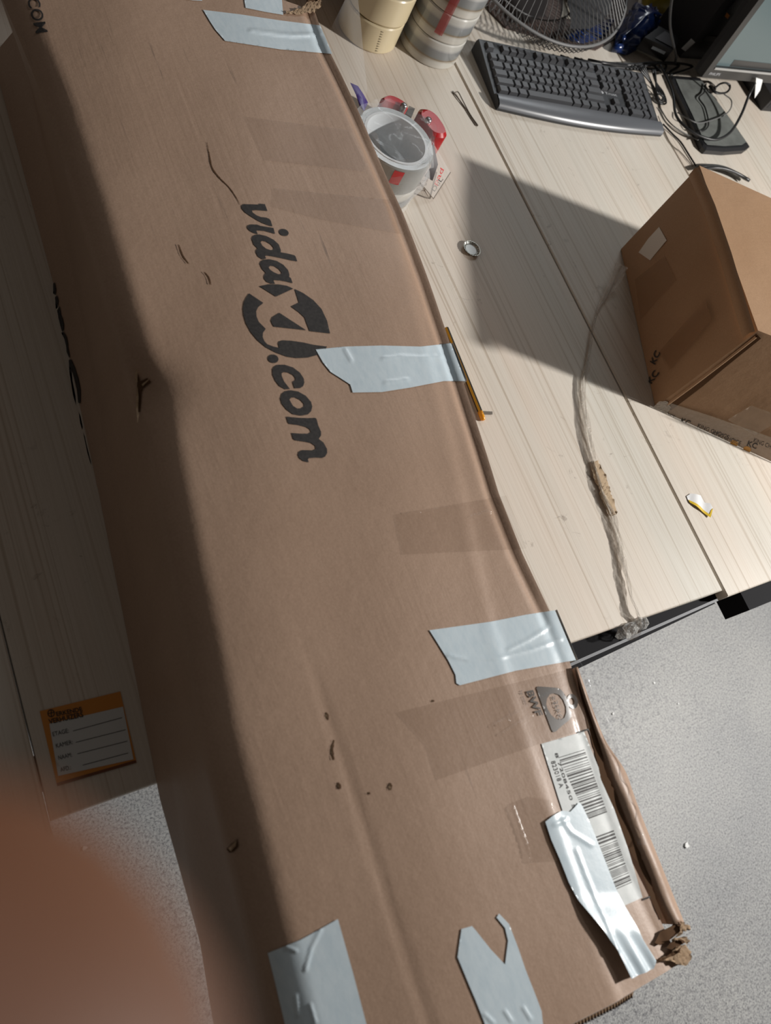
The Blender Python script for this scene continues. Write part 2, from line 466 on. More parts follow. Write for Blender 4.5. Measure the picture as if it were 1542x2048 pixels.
def yn(u): return -.232 - .040 * u
def yf(u): return 1.02 - .105 * u
rows = []
sideh = [0, .012, .025, .038, .046, .05, .054, .065, .085, .105, .125, .14, .152]
for j in range(NV + 1):
    v = j / NV; row = []
    y = yn(0) + v * (yf(0) - yn(0))
    for h in sideh: row.append(Vector((xside(y, h), y, TZ + max(h, .0005))))
    for i in range(NU + 1):
        u = i / NU; u = u + .10 * math.sin(2 * math.pi * u) / (2 * math.pi) * -1
        y = yn(u) + v * (yf(u) - yn(u)); x = xl(y) + u * (xr(y) - xl(y))
        row.append(Vector((x, y, TZ + T(x, y))))
    y = yn(1) + v * (yf(1) - yn(1)); x = xr(y); zt = T(x, y)
    for k in (1, 2, 3, 4, 5, 6):
        h = zt * (1 - k / 6)
        row.append(Vector((x - .006 * math.sin(math.pi * k / 6) * (1 + .5 * math.sin(14 * y)), y, TZ + max(h, .0005))))
    rows.append(row)
K = len(rows[0]); vs = [p for r in rows for p in r]; fs = []
for j in range(NV):
    for i in range(K - 1): fs.append((j * K + i, j * K + i + 1, (j + 1) * K + i + 1, (j + 1) * K + i))
    fs.append((j * K + K - 1, j * K, (j + 1) * K, (j + 1) * K + K - 1))
fs.append(tuple(range(K - 1, -1, -1))); fs.append(tuple(NV * K + i for i in range(K)))
body = mk('carton_body', vs, fs, 'card', box, smooth=True)
md = body.modifiers.new('es', 'EDGE_SPLIT'); md.split_angle = math.radians(50)

# --- printed logo on the top
A = lambda L: sc(L, 470, 390, .10376)
B_ = lambda L: sc(L, 470, 560, .13619)
C_ = lambda L: sc(L, 520, 700, .11722)
logo = [
    A([(120,215),(165,180),(455,190),(470,172),(575,182),(625,315),(400,297),(325,305),(340,345),(420,400),(500,430),(600,440),(660,465),(690,505),(720,610),(640,590),(530,548),(420,490),(300,415),(190,340),(130,270)]),
    A([(232,620),(250,590),(310,572),(420,575),(490,600),(740,640),(770,755),(570,700),(420,688),(412,702),(440,762),(360,740),(290,700),(245,660)]),
    A(ell(940, 727, 95, 66, 18)),
    A([(320,850),(340,800),(400,770),(470,765),(600,795),(740,865),(840,955),(880,1060),(880,1110),(1000,1130),(1140,1165),(1165,1190),(1200,1285),(1100,1270),(900,1225),(700,1185),(590,1170),(580,1190),(600,1228),(530,1250),(440,1190),(400,1110),(405,1070),(435,1035),(360,960)]),
    A([(490,915),(520,888),(600,905),(690,960),(740,1020),(740,1060),(690,1068),(600,1040),(525,980)]),
    A([(475,1330),(500,1280),(560,1252),(660,1242),(800,1275),(930,1350),(1020,1450),(1045,1530),(1045,1585),(1075,1605),(1110,1705),(990,1675),(880,1655),(750,1645),(740,1655),(770,1720),(700,1718),(610,1680),(560,1620),(555,1570),(590,1505),(520,1430)]),
    A([(645,1395),(680,1368),(760,1380),(850,1440),(895,1500),(890,1530),(830,1530),(740,1490),(670,1440)]),
    B_([(355,95),(500,66),(640,68),(760,88),(855,130),(600,248)]),
    B_([(207,200),(415,340),(340,400),(310,460),(315,540),(350,620),(450,720),(410,780),(405,840),(430,900),(470,945),(560,980),(650,1000),(632,935),(645,905),(700,888),(820,895),(1000,920),(1150,955),(1350,980),(1320,1030),(1200,1105),(1060,1145),(900,1152),(760,1130),(600,1070),(450,990),(330,890),(230,770),(160,640),(125,520),(115,430),(130,330),(165,260)]),
    B_([(875,135),(1000,195),(1150,300),(1270,430),(1350,600),(1395,790),(1095,755),(1050,640),(1020,555),(940,480),(820,393),(938,335)]),
    B_([(650,485),(1045,742),(570,690),(545,650),(525,600),(545,550)]),
    B_(ell(560, 1160, 78, 62, 12)),
    C_([(210,330),(240,285),(300,255),(420,255),(560,300),(680,390),(745,490),(755,560),(735,620),(680,655),(590,660),(565,590),(555,545),(600,520),(600,480),(560,430),(480,390),(400,380),(365,405),(370,450),(410,540),(510,670),(430,676),(330,620),(260,530),(215,430)]),
    C_([(345,830),(370,750),(430,705),(520,690),(650,712),(780,785),(870,890),(890,970),(870,1050),(810,1105),(700,1125),(560,1100),(450,1020),(370,920)]),
    C_([(500,850),(530,815),(600,815),(690,860),(745,920),(750,965),(700,1000),(630,1000),(560,955)]),
    C_([(445,1140),(660,1160),(820,1165),(940,1160),(965,1185),(990,1285),(1040,1400),(1040,1460),(1000,1520),(1080,1580),(1140,1690),(1145,1760),(1110,1820),(1060,1845),(950,1840),(830,1850),(815,1870),(830,1920),(740,1900),(670,1850),(645,1790),(660,1740),(720,1710),(900,1715),(950,1690),(940,1640),(870,1590),(770,1570),(600,1545),(565,1520),(535,1418),(680,1430),(830,1430),(865,1400),(850,1360),(790,1320),(660,1285),(500,1265),(475,1240)]),
]
lg = decal('printed_logo', logo, un_top, 'ink', box, 5, .0005); lg['label'] = 'black printed shop logo and web address on the top'
# small capitals near the far left corner and the same logo low on the left side
text_on('printed_lettering', 'VIDAXL.COM', (22, -120), (72, 68), (24, -3), un_top, 'ink', box, bold=.01)
MK = Vector((-1, 0, 0))
Z5 = lambda L: sc(L, 60, 540, .20506)
side = [Z5(L) for L in (
    [(236,130),(250,120),(262,190),(258,240),(236,230)], [(255,262),(275,248),(285,300),(278,370),(262,380),(258,320)],
    [(275,392),(298,350),(305,400),(310,440),(325,470),(338,530),(336,580),(322,600),(305,540),(290,480)],
    [(315,612),(335,598),(365,650),(378,720),(380,760),(398,850),(390,850),(368,800),(362,740),(345,670)],
    [(388,875),(410,870),(445,950),(480,1060),(500,1170),(500,1300),(480,1290),(468,1170),(440,1050),(415,960),(425,1080),(455,1230),(460,1320),(430,1220),(395,1000)],
    [(485,1380),(505,1430),(525,1530),(520,1560),(500,1490)], [(528,1580),(545,1620),(560,1690),(600,1850),(610,1900),(595,1870),(570,1780)])]
decal('side_lettering', side, un_side, 'ink', box, 5, .0012, MK)
# handling mark
D_ = lambda L: sc(L, 1020, 1360, .10376)
wl = [D_([(500,165),(520,125),(740,140),(900,155),(960,175),(1020,240),(1075,330),(1110,440),(1130,540),(1170,620),(1175,700),(1140,770),(1000,880),(870,1000),(820,1005),(790,960),(700,720),(600,450)]),
      D_([(690,470),(705,360),(760,280),(850,260),(940,290),(1020,390),(1070,520),(1075,630),(1040,730),(970,770),(880,755),(780,670),(720,570)])]
decal('weight_mark', wl, un_top, 'ink_clear', box, 4, .0008)
decal('weight_ring', [D_(ell(1196, 415, 146, 100, 75)), D_(ell(1180, 415, 70, 48, 75))], un_top, 'ink_clear', box, 4, .0009)
def dt(name, s, a, b, up, **k):
    a, b = D_([a])[0], D_([b])[0]; text_on(name, s, a, b, (up[0] * .10376, up[1] * .10376), un_top, 'ink_clear', box, .0011, **k)
dt('mark_lettering', 'BWF', (305, 225), (500, 705), (125, -30), bold=.03)
dt('mark_lettering', '\u226525KG', (785, 330), (925, 770), (85, -22))
dt('mark_lettering', '1p solo', (180, 220), (275, 475), (42, -12))
# barcode label with its printed corner brackets
LB = lambda L: sc(L, 980, 1360, .22457)
lab = decal('barcode_label', [[(1082, 1488), (1167, 1463), (1214, 1580), (1256, 1700), (1284, 1795), (1195, 1835), (1150, 1700), (1117, 1600)]], un_top, 'label', box, 6, .0008)
lab['label'] = 'white paper label with two barcodes'
def quad(a, b, c, d): return lambda u, v: ((a[0] * (1 - u) + b[0] * u) * (1 - v) + (d[0] * (1 - u) + c[0] * u) * v, (a[1] * (1 - u) + b[1] * u) * (1 - v) + (d[1] * (1 - u) + c[1] * u) * v)
def bars(corners, n, seed):
    q = quad(*LB(corners)); R = random.Random(seed); v = 0; mb = MB(); unit = 1 / (n * 3.5)
    while v < 1 - 4 * unit:
        w = unit * R.choice((1, 1, 1, 2, 2, 3)); v1 = v + w
        P = [un_top(*q(u, t)) + Vector((0, 0, .0011)) for u, t in ((0, v), (.25, v), (.5, v), (.75, v), (1, v), (1, v1), (.75, v1), (.5, v1), (.25, v1), (0, v1))]
        mb.add(P, [(0, 1, 8, 9), (1, 2, 7, 8), (2, 3, 6, 7), (3, 4, 5, 6)]); v = v1 + unit * R.choice((1, 1, 2, 2, 3))
    mb.build('barcode', 'ink', lab)
bars([(607, 690), (835, 620), (1048, 1205), (880, 1268)], 30, 3)
bars([(940, 1395), (1095, 1338), (1268, 1832), (1132, 1892)], 24, 5)
def lt(s, a, b, up):
    a, b = LB([a])[0], LB([b])[0]; text_on('label_lettering', s, a, b, (up[0] * .22457, up[1] * .22457), un_top, 'ink', lab, .0011)
lt('8 7208450 5', (572, 655), (735, 1150), (24, -9)); lt('823018 A', (538, 728), (618, 965), (36, -12))
decal('corner_bracket', [LB([(770,462),(885,430),(950,600),(935,605),(872,448),(775,475)])], un_top, 'ink', box, 5, .0007)
decal('corner_bracket', [LB([(1350,1950),(1440,1915),(1390,1790),(1405,1785),(1460,1925),(1355,1965)])], un_top, 'ink', box, 5, .0007)

# --- clear tape bands
def ridge(lines, h, w):
    def f(p):
        z = 0
        for L in lines:
            best = 1e9
            for (ax, ay), (bx, by) in zip(L, L[1:]):
                dx, dy = bx - ax, by - ay; t = max(0, min(1, ((p[0] - ax) * dx + (p[1] - ay) * dy) / (dx * dx + dy * dy)))
                best = min(best, math.hypot(p[0] - ax - dx * t, p[1] - ay - dy * t))
            z += h * math.exp(-(best / w) ** 2)
        return z
    return f
for L, rl in (
    ([(490, 235), (700, 262), (735, 330), (730, 345), (530, 322)], []),
    ([(548, 378), (790, 402), (812, 452), (805, 470), (640, 440), (545, 415)], []),
    ([(790, 1030), (1012, 992), (1052, 1098), (805, 1110)], [[(812, 1028), (838, 1024)], [(943, 1036), (985, 1022)]]),
    ([(795, 1425), (1135, 1340), (1182, 1455), (1082, 1487), (875, 1560), (852, 1490)],
     [[(985, 1452), (1045, 1420), (1110, 1378)], [(1002, 1470), (1060, 1432)], [(1095, 1420), (1132, 1394)], [(1015, 1442), (1000, 1450)]]),
    ([(1018, 1608), (1060, 1592), (1100, 1600), (1130, 1690), (1115, 1722), (1058, 1725)], [[(1022, 1612), (1050, 1690), (1058, 1722)]])):
    decal('clear_tape', [L], un_top, 'cleartape' if rl else 'dulltape', box, 3.2 if rl else 8, .0012, relief=ridge(rl, .0026, 2.2))

# --- white tape strips
def strip(loop, wr=(), h=.0009, w=2.8, lift=.0009, extra=None):
    r0 = ridge(wr, h, w)
    rel = (lambda p: r0(p) + extra(p)) if extra else r0
    o = decal('white_tape', [loop], un_top, 'wtape', box, 4.5, lift, relief=rel); return o
def fold_down(pa, pb, depth=.05):
    """the tape's tail going down the parcel's right side"""
    a, b = un_top(*pa), un_top(*pb); n = 6; v = []; f = []
    for i in range(n + 1):
        p = a.lerp(b, i / n)
        for k in range(5):
            h = k / 4; v.append(p + Vector((.0022 - .006 * math.sin(math.pi * h * .25), 0, .0018 * (1 - min(1, h * 4)) - depth * h)))
    for i in range(n):
        for k in range(4): f.append((i * 5 + k, i * 5 + k + 1, (i + 1) * 5 + k + 1, (i + 1) * 5 + k))
    mk('tape_tail', v, f, 'wtape', box)
strip([(406, 21), (480, 30), (560, 42), (640, 52), (664, 109), (560, 100), (450, 83), (430, 60), (419, 43)], [[(500, 62), (580, 72), (640, 70)]], .001)
strip([(486, -14), (491, 17), (530, 25), (566, 31), (563, -6)], [])
strip([(340, -40), (402, -34), (404, 3), (385, 2), (345, -4)], [])
strip([(631, 700), (690, 694), (763, 692), (840, 694), (878, 690), (901, 687), (930, 763), (887, 763), (820, 776), (763, 785), (705, 786), (700, 770), (680, 757), (661, 745), (645, 725)],
      [[(765, 718), (800, 714), (840, 716), (880, 714)], [(770, 766), (815, 760)], [(690, 700), (702, 722)]])
fold_down((901, 687), (930, 763))
strip([(858, 1261), (980, 1244), (1050, 1230), (1109, 1221), (1151, 1321), (1130, 1324), (1030, 1342), (919, 1371), (912, 1367), (910, 1350), (896, 1322), (875, 1288)],
      [[(895, 1311), (935, 1320), (1000, 1315), (1060, 1300), (1120, 1278)], [(1015, 1300), (1055, 1280), (1095, 1255)]])
fold_down((1109, 1221), (1151, 1321))
strip([(535, 1906), (560, 1896), (600, 1880), (640, 1858), (675, 1838), (705, 1945), (732, 2048), (752, 2120), (780, 2190), (700, 2240), (640, 2260), (600, 2160), (569, 2048), (552, 1975)],
      [[(570, 1893), (592, 1902)], [(640, 1860), (622, 1895), (610, 1940)], [(590, 1990), (595, 2030)], [(620, 2010), (630, 2045)]])
strip([(914, 1914), (922, 1858), (943, 1852), (950, 1860), (980, 1898), (1009, 1929), (1015, 1881), (1009, 1856), (992, 1835), (997, 1827), (1017, 1848), (1035, 1895), (1050, 1939), (1072, 1995), (1082, 2022), (1085, 2050), (1030, 2085), (985, 2100), (967, 2043), (950, 2000), (938, 1972)],
      [[(968, 2028), (985, 2045)], [(1008, 2022), (1022, 2042)], [(1045, 2015), (1060, 2038)]])
def lift6(p):
    # the strip bridges the crushed corner: its free edge stands clear of the cardboard
    t = sstep(1780, 1870, p[1]); return .006 * t + .0010 * math.sin((p[0] * .9 - p[1] * .5) * .22) * sstep(1840, 1930, p[1])
strip([(1088, 1644), (1103, 1632), (1121, 1622), (1138, 1624), (1156, 1605), (1162, 1612), (1179, 1649), (1205, 1715), (1229, 1777), (1255, 1835), (1275, 1881), (1299, 1920), (1296, 1936), (1250, 1956), (1225, 1905), (1196, 1860), (1154, 1802), (1135, 1765), (1117, 1719), (1100, 1680)],
      [[(1150, 1700), (1165, 1740), (1185, 1790), (1205, 1850), (1222, 1900)], [(1122, 1640), (1140, 1665), (1180, 1690)], [(1105, 1650), (1130, 1640)]], .0009, 3, .0021, lift6)

# --- creases, cracks, tears
def ribbon(name, pts, w, m, lift=.0009, un=un_top, nrm=Vector((0, 0, 1)), tilt=0.0, parent=None):
    P = [un(*p) for p in [tuple(q) for q in catmull([(x, y, 0) for x, y in pts], 5)] for p in [p[:2]]] if False else [un(q[0], q[1]) for q in catmull([(x, y, 0) for x, y in pts], 5)]
    n = len(P); v = []; f = []
    for i, p in enumerate(P):
        d = (P[min(i + 1, n - 1)] - P[max(i - 1, 0)]).normalized(); s = d.cross(nrm).normalized()
        k = w * (.25 + .75 * math.sin(math.pi * (i + .5) / n)) * (.7 + .6 * random.random())
        v += [p + s * k * .5 + nrm * lift, p - s * k * .5 + nrm * (lift + tilt)]
    for i in range(n - 1): f.append((2 * i, 2 * i + 1, 2 * i + 3, 2 * i + 2))
    return mk(name, v, f, m, parent or box)
for pts, w in (([(414, 285), (417, 303), (418, 306), (424, 335), (438, 355), (458, 375), (472, 395), (480, 410)], .0016),
               ([(358, 490), (366, 512), (378, 528)], .0014), ([(410, 545), (418, 556), (422, 570)], .0012),
               ([(668, 1480), (664, 1500), (668, 1520)], .0025), ([(652, 1425), (656, 1440)], .003), ([(676, 1565), (680, 1578)], .003),
               ([(780, 1566), (781, 1580)], .004), ([(736, 1585), (740, 1588)], .002), ([(865, 1400), (866, 1404)], .003)):
    ribbon('crack', pts, w, 'card_dark', .0004)
    if len(pts) < 4: ribbon('crack_lip', [(x - 2.2, y) for x, y in pts], w * .5, 'card_pale', .0006, tilt=.0006)
TR = lambda L: sc(L, 60, 540, .20506)
decal('tear_hole', [TR([(1050,1010),(1075,1090),(1140,1060),(1180,1100),(1100,1160),(1085,1200),(1080,1300),(1070,1390),(1045,1390),(1040,1180)])], un_top, 'card_dark', box, 5, .0012)
for L in ([(975,960),(990,965),(985,995)], [(1030,970),(1042,985),(1045,1110),(1020,1110),(1018,1040)], [(1045,1150),(1055,1240),(1050,1400),(1060,1420),(1045,1510),(1035,1400),(1025,1270)], [(1085,1130),(1160,1075),(1150,1095),(1095,1150)]):
    decal('tear_lip', [TR(L)], un_top, 'card_pale', box, 4, .0030)
decal('edge_tear', [[(452, 1698), (462, 1688), (474, 1678), (476, 1694), (466, 1704), (458, 1706)]], un_top, 'card_dark', box, 4, .0012)
decal('tear_lip', [[(455, 1697), (472, 1680), (470, 1692), (460, 1703)]], un_top, 'card_pale', box, 4, .0024)

# --- doubled, crushed board along the right edge near the corner
out_ = [(1152, 1335), (1172, 1392), (1205, 1478), (1245, 1540), (1262, 1585), (1282, 1640), (1312, 1715), (1342, 1790), (1366, 1850)]
inn_ = [(1150, 1336), (1172, 1412), (1190, 1470), (1205, 1535), (1228, 1592), (1255, 1660), (1285, 1735), (1308, 1790), (1335, 1846)]
v = []; f = []
oc = catmull([(x, y, 0) for x, y in out_], 6); ic = catmull([(x, y, 0) for x, y in inn_], 6)
for i in range(len(oc)):
    wob = .0008 * math.sin(i * .55) + .0006 * math.sin(i * .23 + 1)
    q = un_top(ic[i].x, ic[i].y); hb = T(min(q.x, xr(q.y) - .001), q.y)
    lo = U(ic[i].x, ic[i].y, hb - .004); hi = U((ic[i].x + oc[i].x) / 2, (ic[i].y + oc[i].y) / 2, hb + .0022 + wob); oo = U(oc[i].x, oc[i].y, hb - .002 + wob)
    v += [lo, hi, oo, oo + Vector((.002, 0, -.07))]
for i in range(len(oc) - 1):
    for k in range(3): f.append((4 * i + k, 4 * i + k + 1, 4 * i + 5 + k, 4 * i + 4 + k))
fl_ = mk('side_board', v, f, 'card', box, smooth=True)
sm = fl_.modifiers.new('t', 'SOLIDIFY'); sm.thickness = .002
dk = [(1150, 1338), (1166, 1400), (1184, 1462), (1196, 1510), (1206, 1555), (1220, 1590), (1242, 1640), (1262, 1690), (1288, 1742), (1303, 1790), (1322, 1838)]
ribbon('gap_shadow', dk, .010, 'card_dark', .0012)  # dark ribbon paints the shadow of the torn edge in the gap
# torn near corner
Z8 = lambda L: sc(L, 1080, 1700, .2205)
decal('torn_hole', [Z8([(1020,840),(1070,740),(1170,690),(1230,620),(1290,670),(1300,700),(1240,750),(1150,820),(1060,862)])], un_top, 'card_dark', box, 5, .003)
decal('torn_hole', [Z8([(1120,885),(1190,800),(1270,788),(1305,830),(1250,860),(1190,912)])], un_top, 'card_dark', box, 5, .004)
def jag(L, amp, seed):
    R = random.Random(seed); o = []
    for i in range(len(L)):
        a, b = L[i], L[(i + 1) % len(L)]
        for k in range(3): t = k / 3; o.append((a[0] + (b[0] - a[0]) * t + R.uniform(-amp, amp), a[1] + (b[1] - a[1]) * t + R.uniform(-amp, amp)))
    return o
for L, m_, hh, sd in (([(1000,1012),(1060,985),(1140,950),(1200,880),(1290,850),(1345,930),(1340,960),(1310,1050),(1240,1040),(1150,1000)], 'card_pale', .006, 1),
                      ([(1140,800),(1215,790),(1275,785),(1310,830),(1290,850),(1230,810),(1160,820)], 'card_pale', .010, 2),
                      ([(1235,640),(1275,670),(1330,690),(1310,725),(1260,740),(1180,790),(1230,740)], 'card_pale', .009, 3),
                      ([(1000,1015),(1100,960),(1160,930),(1250,870),(1200,940),(1110,985)], 'card_dark', .008, 4)):
    R = random.Random(sd)
    decal('torn_flap', [Z8(jag(L, 8, sd))], un_top, m_, box, 5, hh * .7, relief=lambda p: .002 * math.sin(p[0] * .5) * math.sin(p[1] * .43))
# far corner, frayed
for L, m_, hh, sd in (([(565, 30), (600, 24), (612, 8), (636, 2), (640, 22), (628, 30), (602, 34), (572, 38)], 'card_pale', .006, 5),
                      ([(606, 18), (616, -4), (634, -6), (640, 10), (622, 16)], 'card_dark', .010, 6), ([(608, 6), (622, -10), (640, -2), (642, 18), (630, 6)], 'card_pale', .014, 7)):
    decal('torn_flap', [jag(L, 2.5, sd)], lambda x, y: U(x, y, PH - .006), m_, box, 4, hh, relief=lambda p: .002 * math.sin(p[0] * .7) * math.sin(p[1] * .6))
# cut corrugated edge of the near end
v = []; f = []; n = 90
for i in range(n + 1):
    u = .40 + .42 * i / n; y = yn(u); x = xl(y) + u * (xr(y) - xl(y)); z = TZ + T(x, y)
    w = .0028 + .0016 * (i % 2)
    v += [Vector((x, y, z + .0006)), Vector((x + .0004, y - w, z - .0030)), Vector((x, y - .0045, z - .0075))]
for i in range(n):
    f += [(3 * i, 3 * i + 3, 3 * i + 4, 3 * i + 1), (3 * i + 1, 3 * i + 4, 3 * i + 5, 3 * i + 2)]
mk('corrugated_edge', v, f, 'card_edge', box)
mb = MB()
for i in range(0, n, 2):
    a = v[3 * i + 1]; b = v[3 * i + 4]
    mb.add([a + Vector((0, -.0006, .001)), b + Vector((0, -.0006, .001)), b + Vector((-.001, -.0014, -.003)), a + Vector((.001, -.0014, -.003))], [(0, 1, 2, 3)])
mb.build('flute_openings', 'card_dark', box)
# loose clear tape standing off the right edge
def sheet(name, grid, m, parent=None, **k):
    n, w = len(grid), len(grid[0]); v = [p for r in grid for p in r]
    f = [(i * w + j, i * w + j + 1, (i + 1) * w + j + 1, (i + 1) * w + j) for i in range(n - 1) for j in range(w - 1)]
    return mk(name, v, f, m, parent, smooth=True, **k)
ed = catmull([(x, y, 0) for x, y in [(1150, 1320), (1185, 1395), (1222, 1475), (1250, 1545), (1268, 1590), (1278, 1640), (1280, 1690)]], 5)
g = []
for i, p in enumerate(ed):
    q = U(p.x - 6, p.y, PH - .01); s = U(p.x + 8 + 4 * math.sin(i * .9), p.y, PH - .006 + .003 * math.sin(i * 1.3)); g.append([q, q.lerp(s, .5) + Vector((0, 0, .003)), s])
sheet('loose_tape', g, 'film', box)

# ------------------------------------------------------------------ second carton on the right
def z_at(px, py, h): return U(px, py, h)
A0, B0 = U(1241, 499), U(1310, 815)
bc = (U(1541, 922) - B0).normalized(); C0 = B0 + bc * .36
A1, B1 = U(1399, 331, .20), U(1516, 661, .206)
ad = (U(1542, 396, .20) - A1).normalized(); bd = (U(1542, 671, .206) - B1).normalized()
D1 = A1 + ad * .34; C1 = B1 + bd * .36
D0 = Vector((D1.x, D1.y, TZ)) + Vector((.0, .0, 0))
C0 = Vector((C0.x, C0.y, TZ))
cb = thing('small_carton', 'tan cardboard carton with printed tape along its lower edge, beside the keyboard', 'carton', ((A0 + C0) / 2))
def lerp3(a, b, t): return a + (b - a) * t
# the four walls, top and bottom as a gently bulging closed shell
def face_grid(p00, p10, p11, p01, n, bulge, nrm):
    g = []
    for j in range(n + 1):
        r = []
        for i in range(n + 1):
            u, v_ = i / n, j / n
            p = lerp3(lerp3(p00, p10, u), lerp3(p01, p11, u), v_)
            r.append(p + nrm * bulge * 16 * u * (1 - u) * v_ * (1 - v_))
        g.append(r)
    return g
up = Vector((0, 0, 1)); e3 = Vector((0, 0, .001))
nL = (A0 - B0).cross(up).normalized(); nL = nL if nL.x < 0 else -nL
nF = (C0 - B0).cross(up).normalized(); nF = nF if nF.y < 0 else -nF
nD = -nL; nB = -nF
A0, B0, C0, D0 = A0 + e3, B0 + e3, C0 + e3, D0 + e3
vv = []; ff = []
for P in ((B0, A0, A1, B1, .002, nL), (B0, C0, C1, B1, -.002, nF), (A0, D0, D1, A1, .0, nB), (D0, C0, C1, D1, .0, nD), (B1, C1, D1, A1, -.004, up), (B0, C0, D0, A0, 0, -up)):
    g = face_grid(P[0], P[1], P[2], P[3], 8, P[4], P[5]); k = len(vv); vv += [p for r in g for p in r]
    for j in range(8):
        for i in range(8):
            q = (k + j * 9 + i, k + j * 9 + i + 1, k + (j + 1) * 9 + i + 1, k + (j + 1) * 9 + i)
            a, b, c = vv[q[0]], vv[q[1]], vv[q[2]]
            ff.append(q if (b - a).cross(c - a).dot(P[5]) > 0 else tuple(reversed(q)))
mk('carton_body', vv, ff, 'card2', cb)
unL = UP_plane(B0, (A0 - B0).cross(A1 - B0).normalized()); nLp = (A0 - B0).cross(A1 - B0).normalized(); nLp = nLp if nLp.x < 0 else -nLp
nFp = (C0 - B0).cross(B1 - B0).normalized(); nFp = nFp if nFp.y < 0 else -nFp
unF = UP_plane(B0, nFp); nTp = (C1 - B1).cross(A1 - B1).normalized(); nTp = nTp if nTp.z > 0 else -nTp
unT = UP_plane(B1, nTp)
# folded lip along the upper left edge, and the open seam on the near corner
def bar3(name, pts, w, h, m, nrm, parent):
    v = []; f = []; n = len(pts)
    for i, p in enumerate(pts):
        d = (pts[min(i + 1, n - 1)] - pts[max(i - 1, 0)]).normalized(); s = d.cross(nrm).normalized()
        v += [p + s * w / 2, p + s * w * .3 + nrm * h, p - s * w * .3 + nrm * h, p - s * w / 2]
    for i in range(n - 1):
        for k in range(3): f.append((4 * i + k, 4 * i + k + 1, 4 * i + 5 + k, 4 * i + 4 + k))
    return mk(name, v, f, m, parent, smooth=True)
bar3('top_fold', [unL(x, y) for x, y in ((1388, 345), (1420, 420), (1452, 515), (1480, 610), (1498, 672))], .022, .005, 'card2', nLp, cb)
bar3('corner_fold', [unF(x, y) for x, y in ((1334, 808), (1388, 768), (1448, 722), (1512, 672))], .005, .003, 'card2', nFp, cb)
decal('open_seam', [[(1330, 812), (1400, 757), (1512, 666), (1522, 676), (1450, 734), (1405, 772), (1342, 820)]], unF, 'card_dark', cb, 8, .0012, nFp)
decal('paper_patch', [[(1278, 505), (1297, 478), (1319, 454), (1334, 481), (1314, 505), (1301, 521)]], unL, mat('torn_paper', (.62, .58, .53), .6), cb, 6, .001, nLp)
decal('clear_tape', [[(1318, 705), (1412, 598), (1424, 640), (1340, 740)]], unL, film_mat('carton_tape', (.30, .16, .08), .30, .2, .5), cb, 8, .0012, nLp, relief=ridge([[(1322, 740), (1370, 670), (1414, 628)], [(1330, 580), (1400, 608), (1416, 618)]], .0015, 2.5))
decal('clear_tape', [[(1270, 560), (1330, 512), (1352, 560), (1282, 640)]], unL, film_mat('carton_tape_side', (.34, .20, .11), .2, .25, .4), cb, 8, .0012, nLp)
decal('clear_tape', [[(1455, 838), (1503, 810), (1542, 824), (1542, 850), (1510, 870)]], unF, film_mat('carton_tape_pale', (.42, .33, .25), .25, .3, .4), cb, 8, .0012, nFp)
pt = decal('printed_tape', [[(1316, 806), (1330, 800), (1345, 806), (1420, 830), (1500, 858), (1600, 894), (1600, 945), (1541, 920), (1450, 882), (1380, 852), (1330, 832), (1312, 822)]], unF,
           film_mat('printed_packing_tape', (.42, .36, .30), .36, .22, .7, .3, 160), cb, 6, .0016, nFp)
pt['label'] = 'clear packing tape with small black print'
for (a, b, s) in (((1394, 853), (1456, 877), 'KING CHOICE'), ((1424, 867), (1480, 889), 'KING CHOICE'), ((1318, 822), (1348, 838), 'CHOICE'), ((1506, 882), (1560, 903), 'KING CHOICE')):
    text_on('tape_lettering', s, a, b, (3, -8), unF, 'ink', pt, .0022, nFp)
for (a, b) in (((1360, 844), (1378, 850)), ((1384, 864), (1404, 872)), ((1493, 889), (1512, 896))):
    text_on('tape_lettering', 'KC', a, b, (4, -10), unF, 'ink', pt, .0022, nFp, bold=.02)
for x, y in ((1363, 850), (1468, 885), (1494, 897)):
    decal('orange_dot', [ell(x, y, 8, 6, 20, 12)], unF, mat('orange_print', (.55, .25, .02), .4), pt, 5, .0021, nFp)
for (a, b) in (((1311, 730), (1322, 706)), ((1304, 768), (1320, 746))):
    text_on('tape_lettering', 'KC', a, b, (-10, -6), unL, 'ink', cb, .0016, nLp, bold=.02)
decal('corner_tape', [[(1306, 812), (1318, 800), (1334, 800), (1342, 812), (1330, 830), (1312, 826)]], unF, film_mat('crumpled_tape_end', (.45, .41, .36), .45, .2, .8, .8, 300), cb, 4, .003, nFp)

# ------------------------------------------------------------------ keyboard
kfl, kfr = U(996, 214, .008), U(1325, 268, .008)
kx = (kfr - kfl); KW = kx.length; ang = math.atan2(kx.y, kx.x)
kb = thing('keyboard', 'black full-size computer keyboard with a painted highlight on the palm edge', 'keyboard', (kfl.x, kfl.y, TZ), (0, 0, ang))
KD = .152; tz = lambda y: .010 + .020 * (y / KD)
def kslab(z0, inset, ztop, m, name):
    n = 18; mb = MB(); v = []
    for i in range(n + 1):
        t = i / n; x = KW * t; bow = -.012 * math.sin(math.pi * t)
        for y, dz in ((bow, 0.001), (bow - .001, .008), (bow + .006, .014), (.024, .017), (.028, .012), (KD - .004, .029), (KD, .022), (KD, .001)):
            e = 0
            v.append((x, y, dz))
    P = 8; f = []
    for i in range(n):
        for k in range(P): f.append((i * P + k, (i + 1) * P + k, (i + 1) * P + (k + 1) % P, i * P + (k + 1) % P))
    f += [tuple(range(P)), tuple(n * P + k for k in reversed(range(P)))]
    mb.add(v, f); return mb.build(name, m, kb, local=True)
M['kbody'] = mat('charcoal_keyboard_plastic', (.028, .030, .034), .42)
M['key'] = mat('grey_key_plastic', (.066, .068, .074), .42)
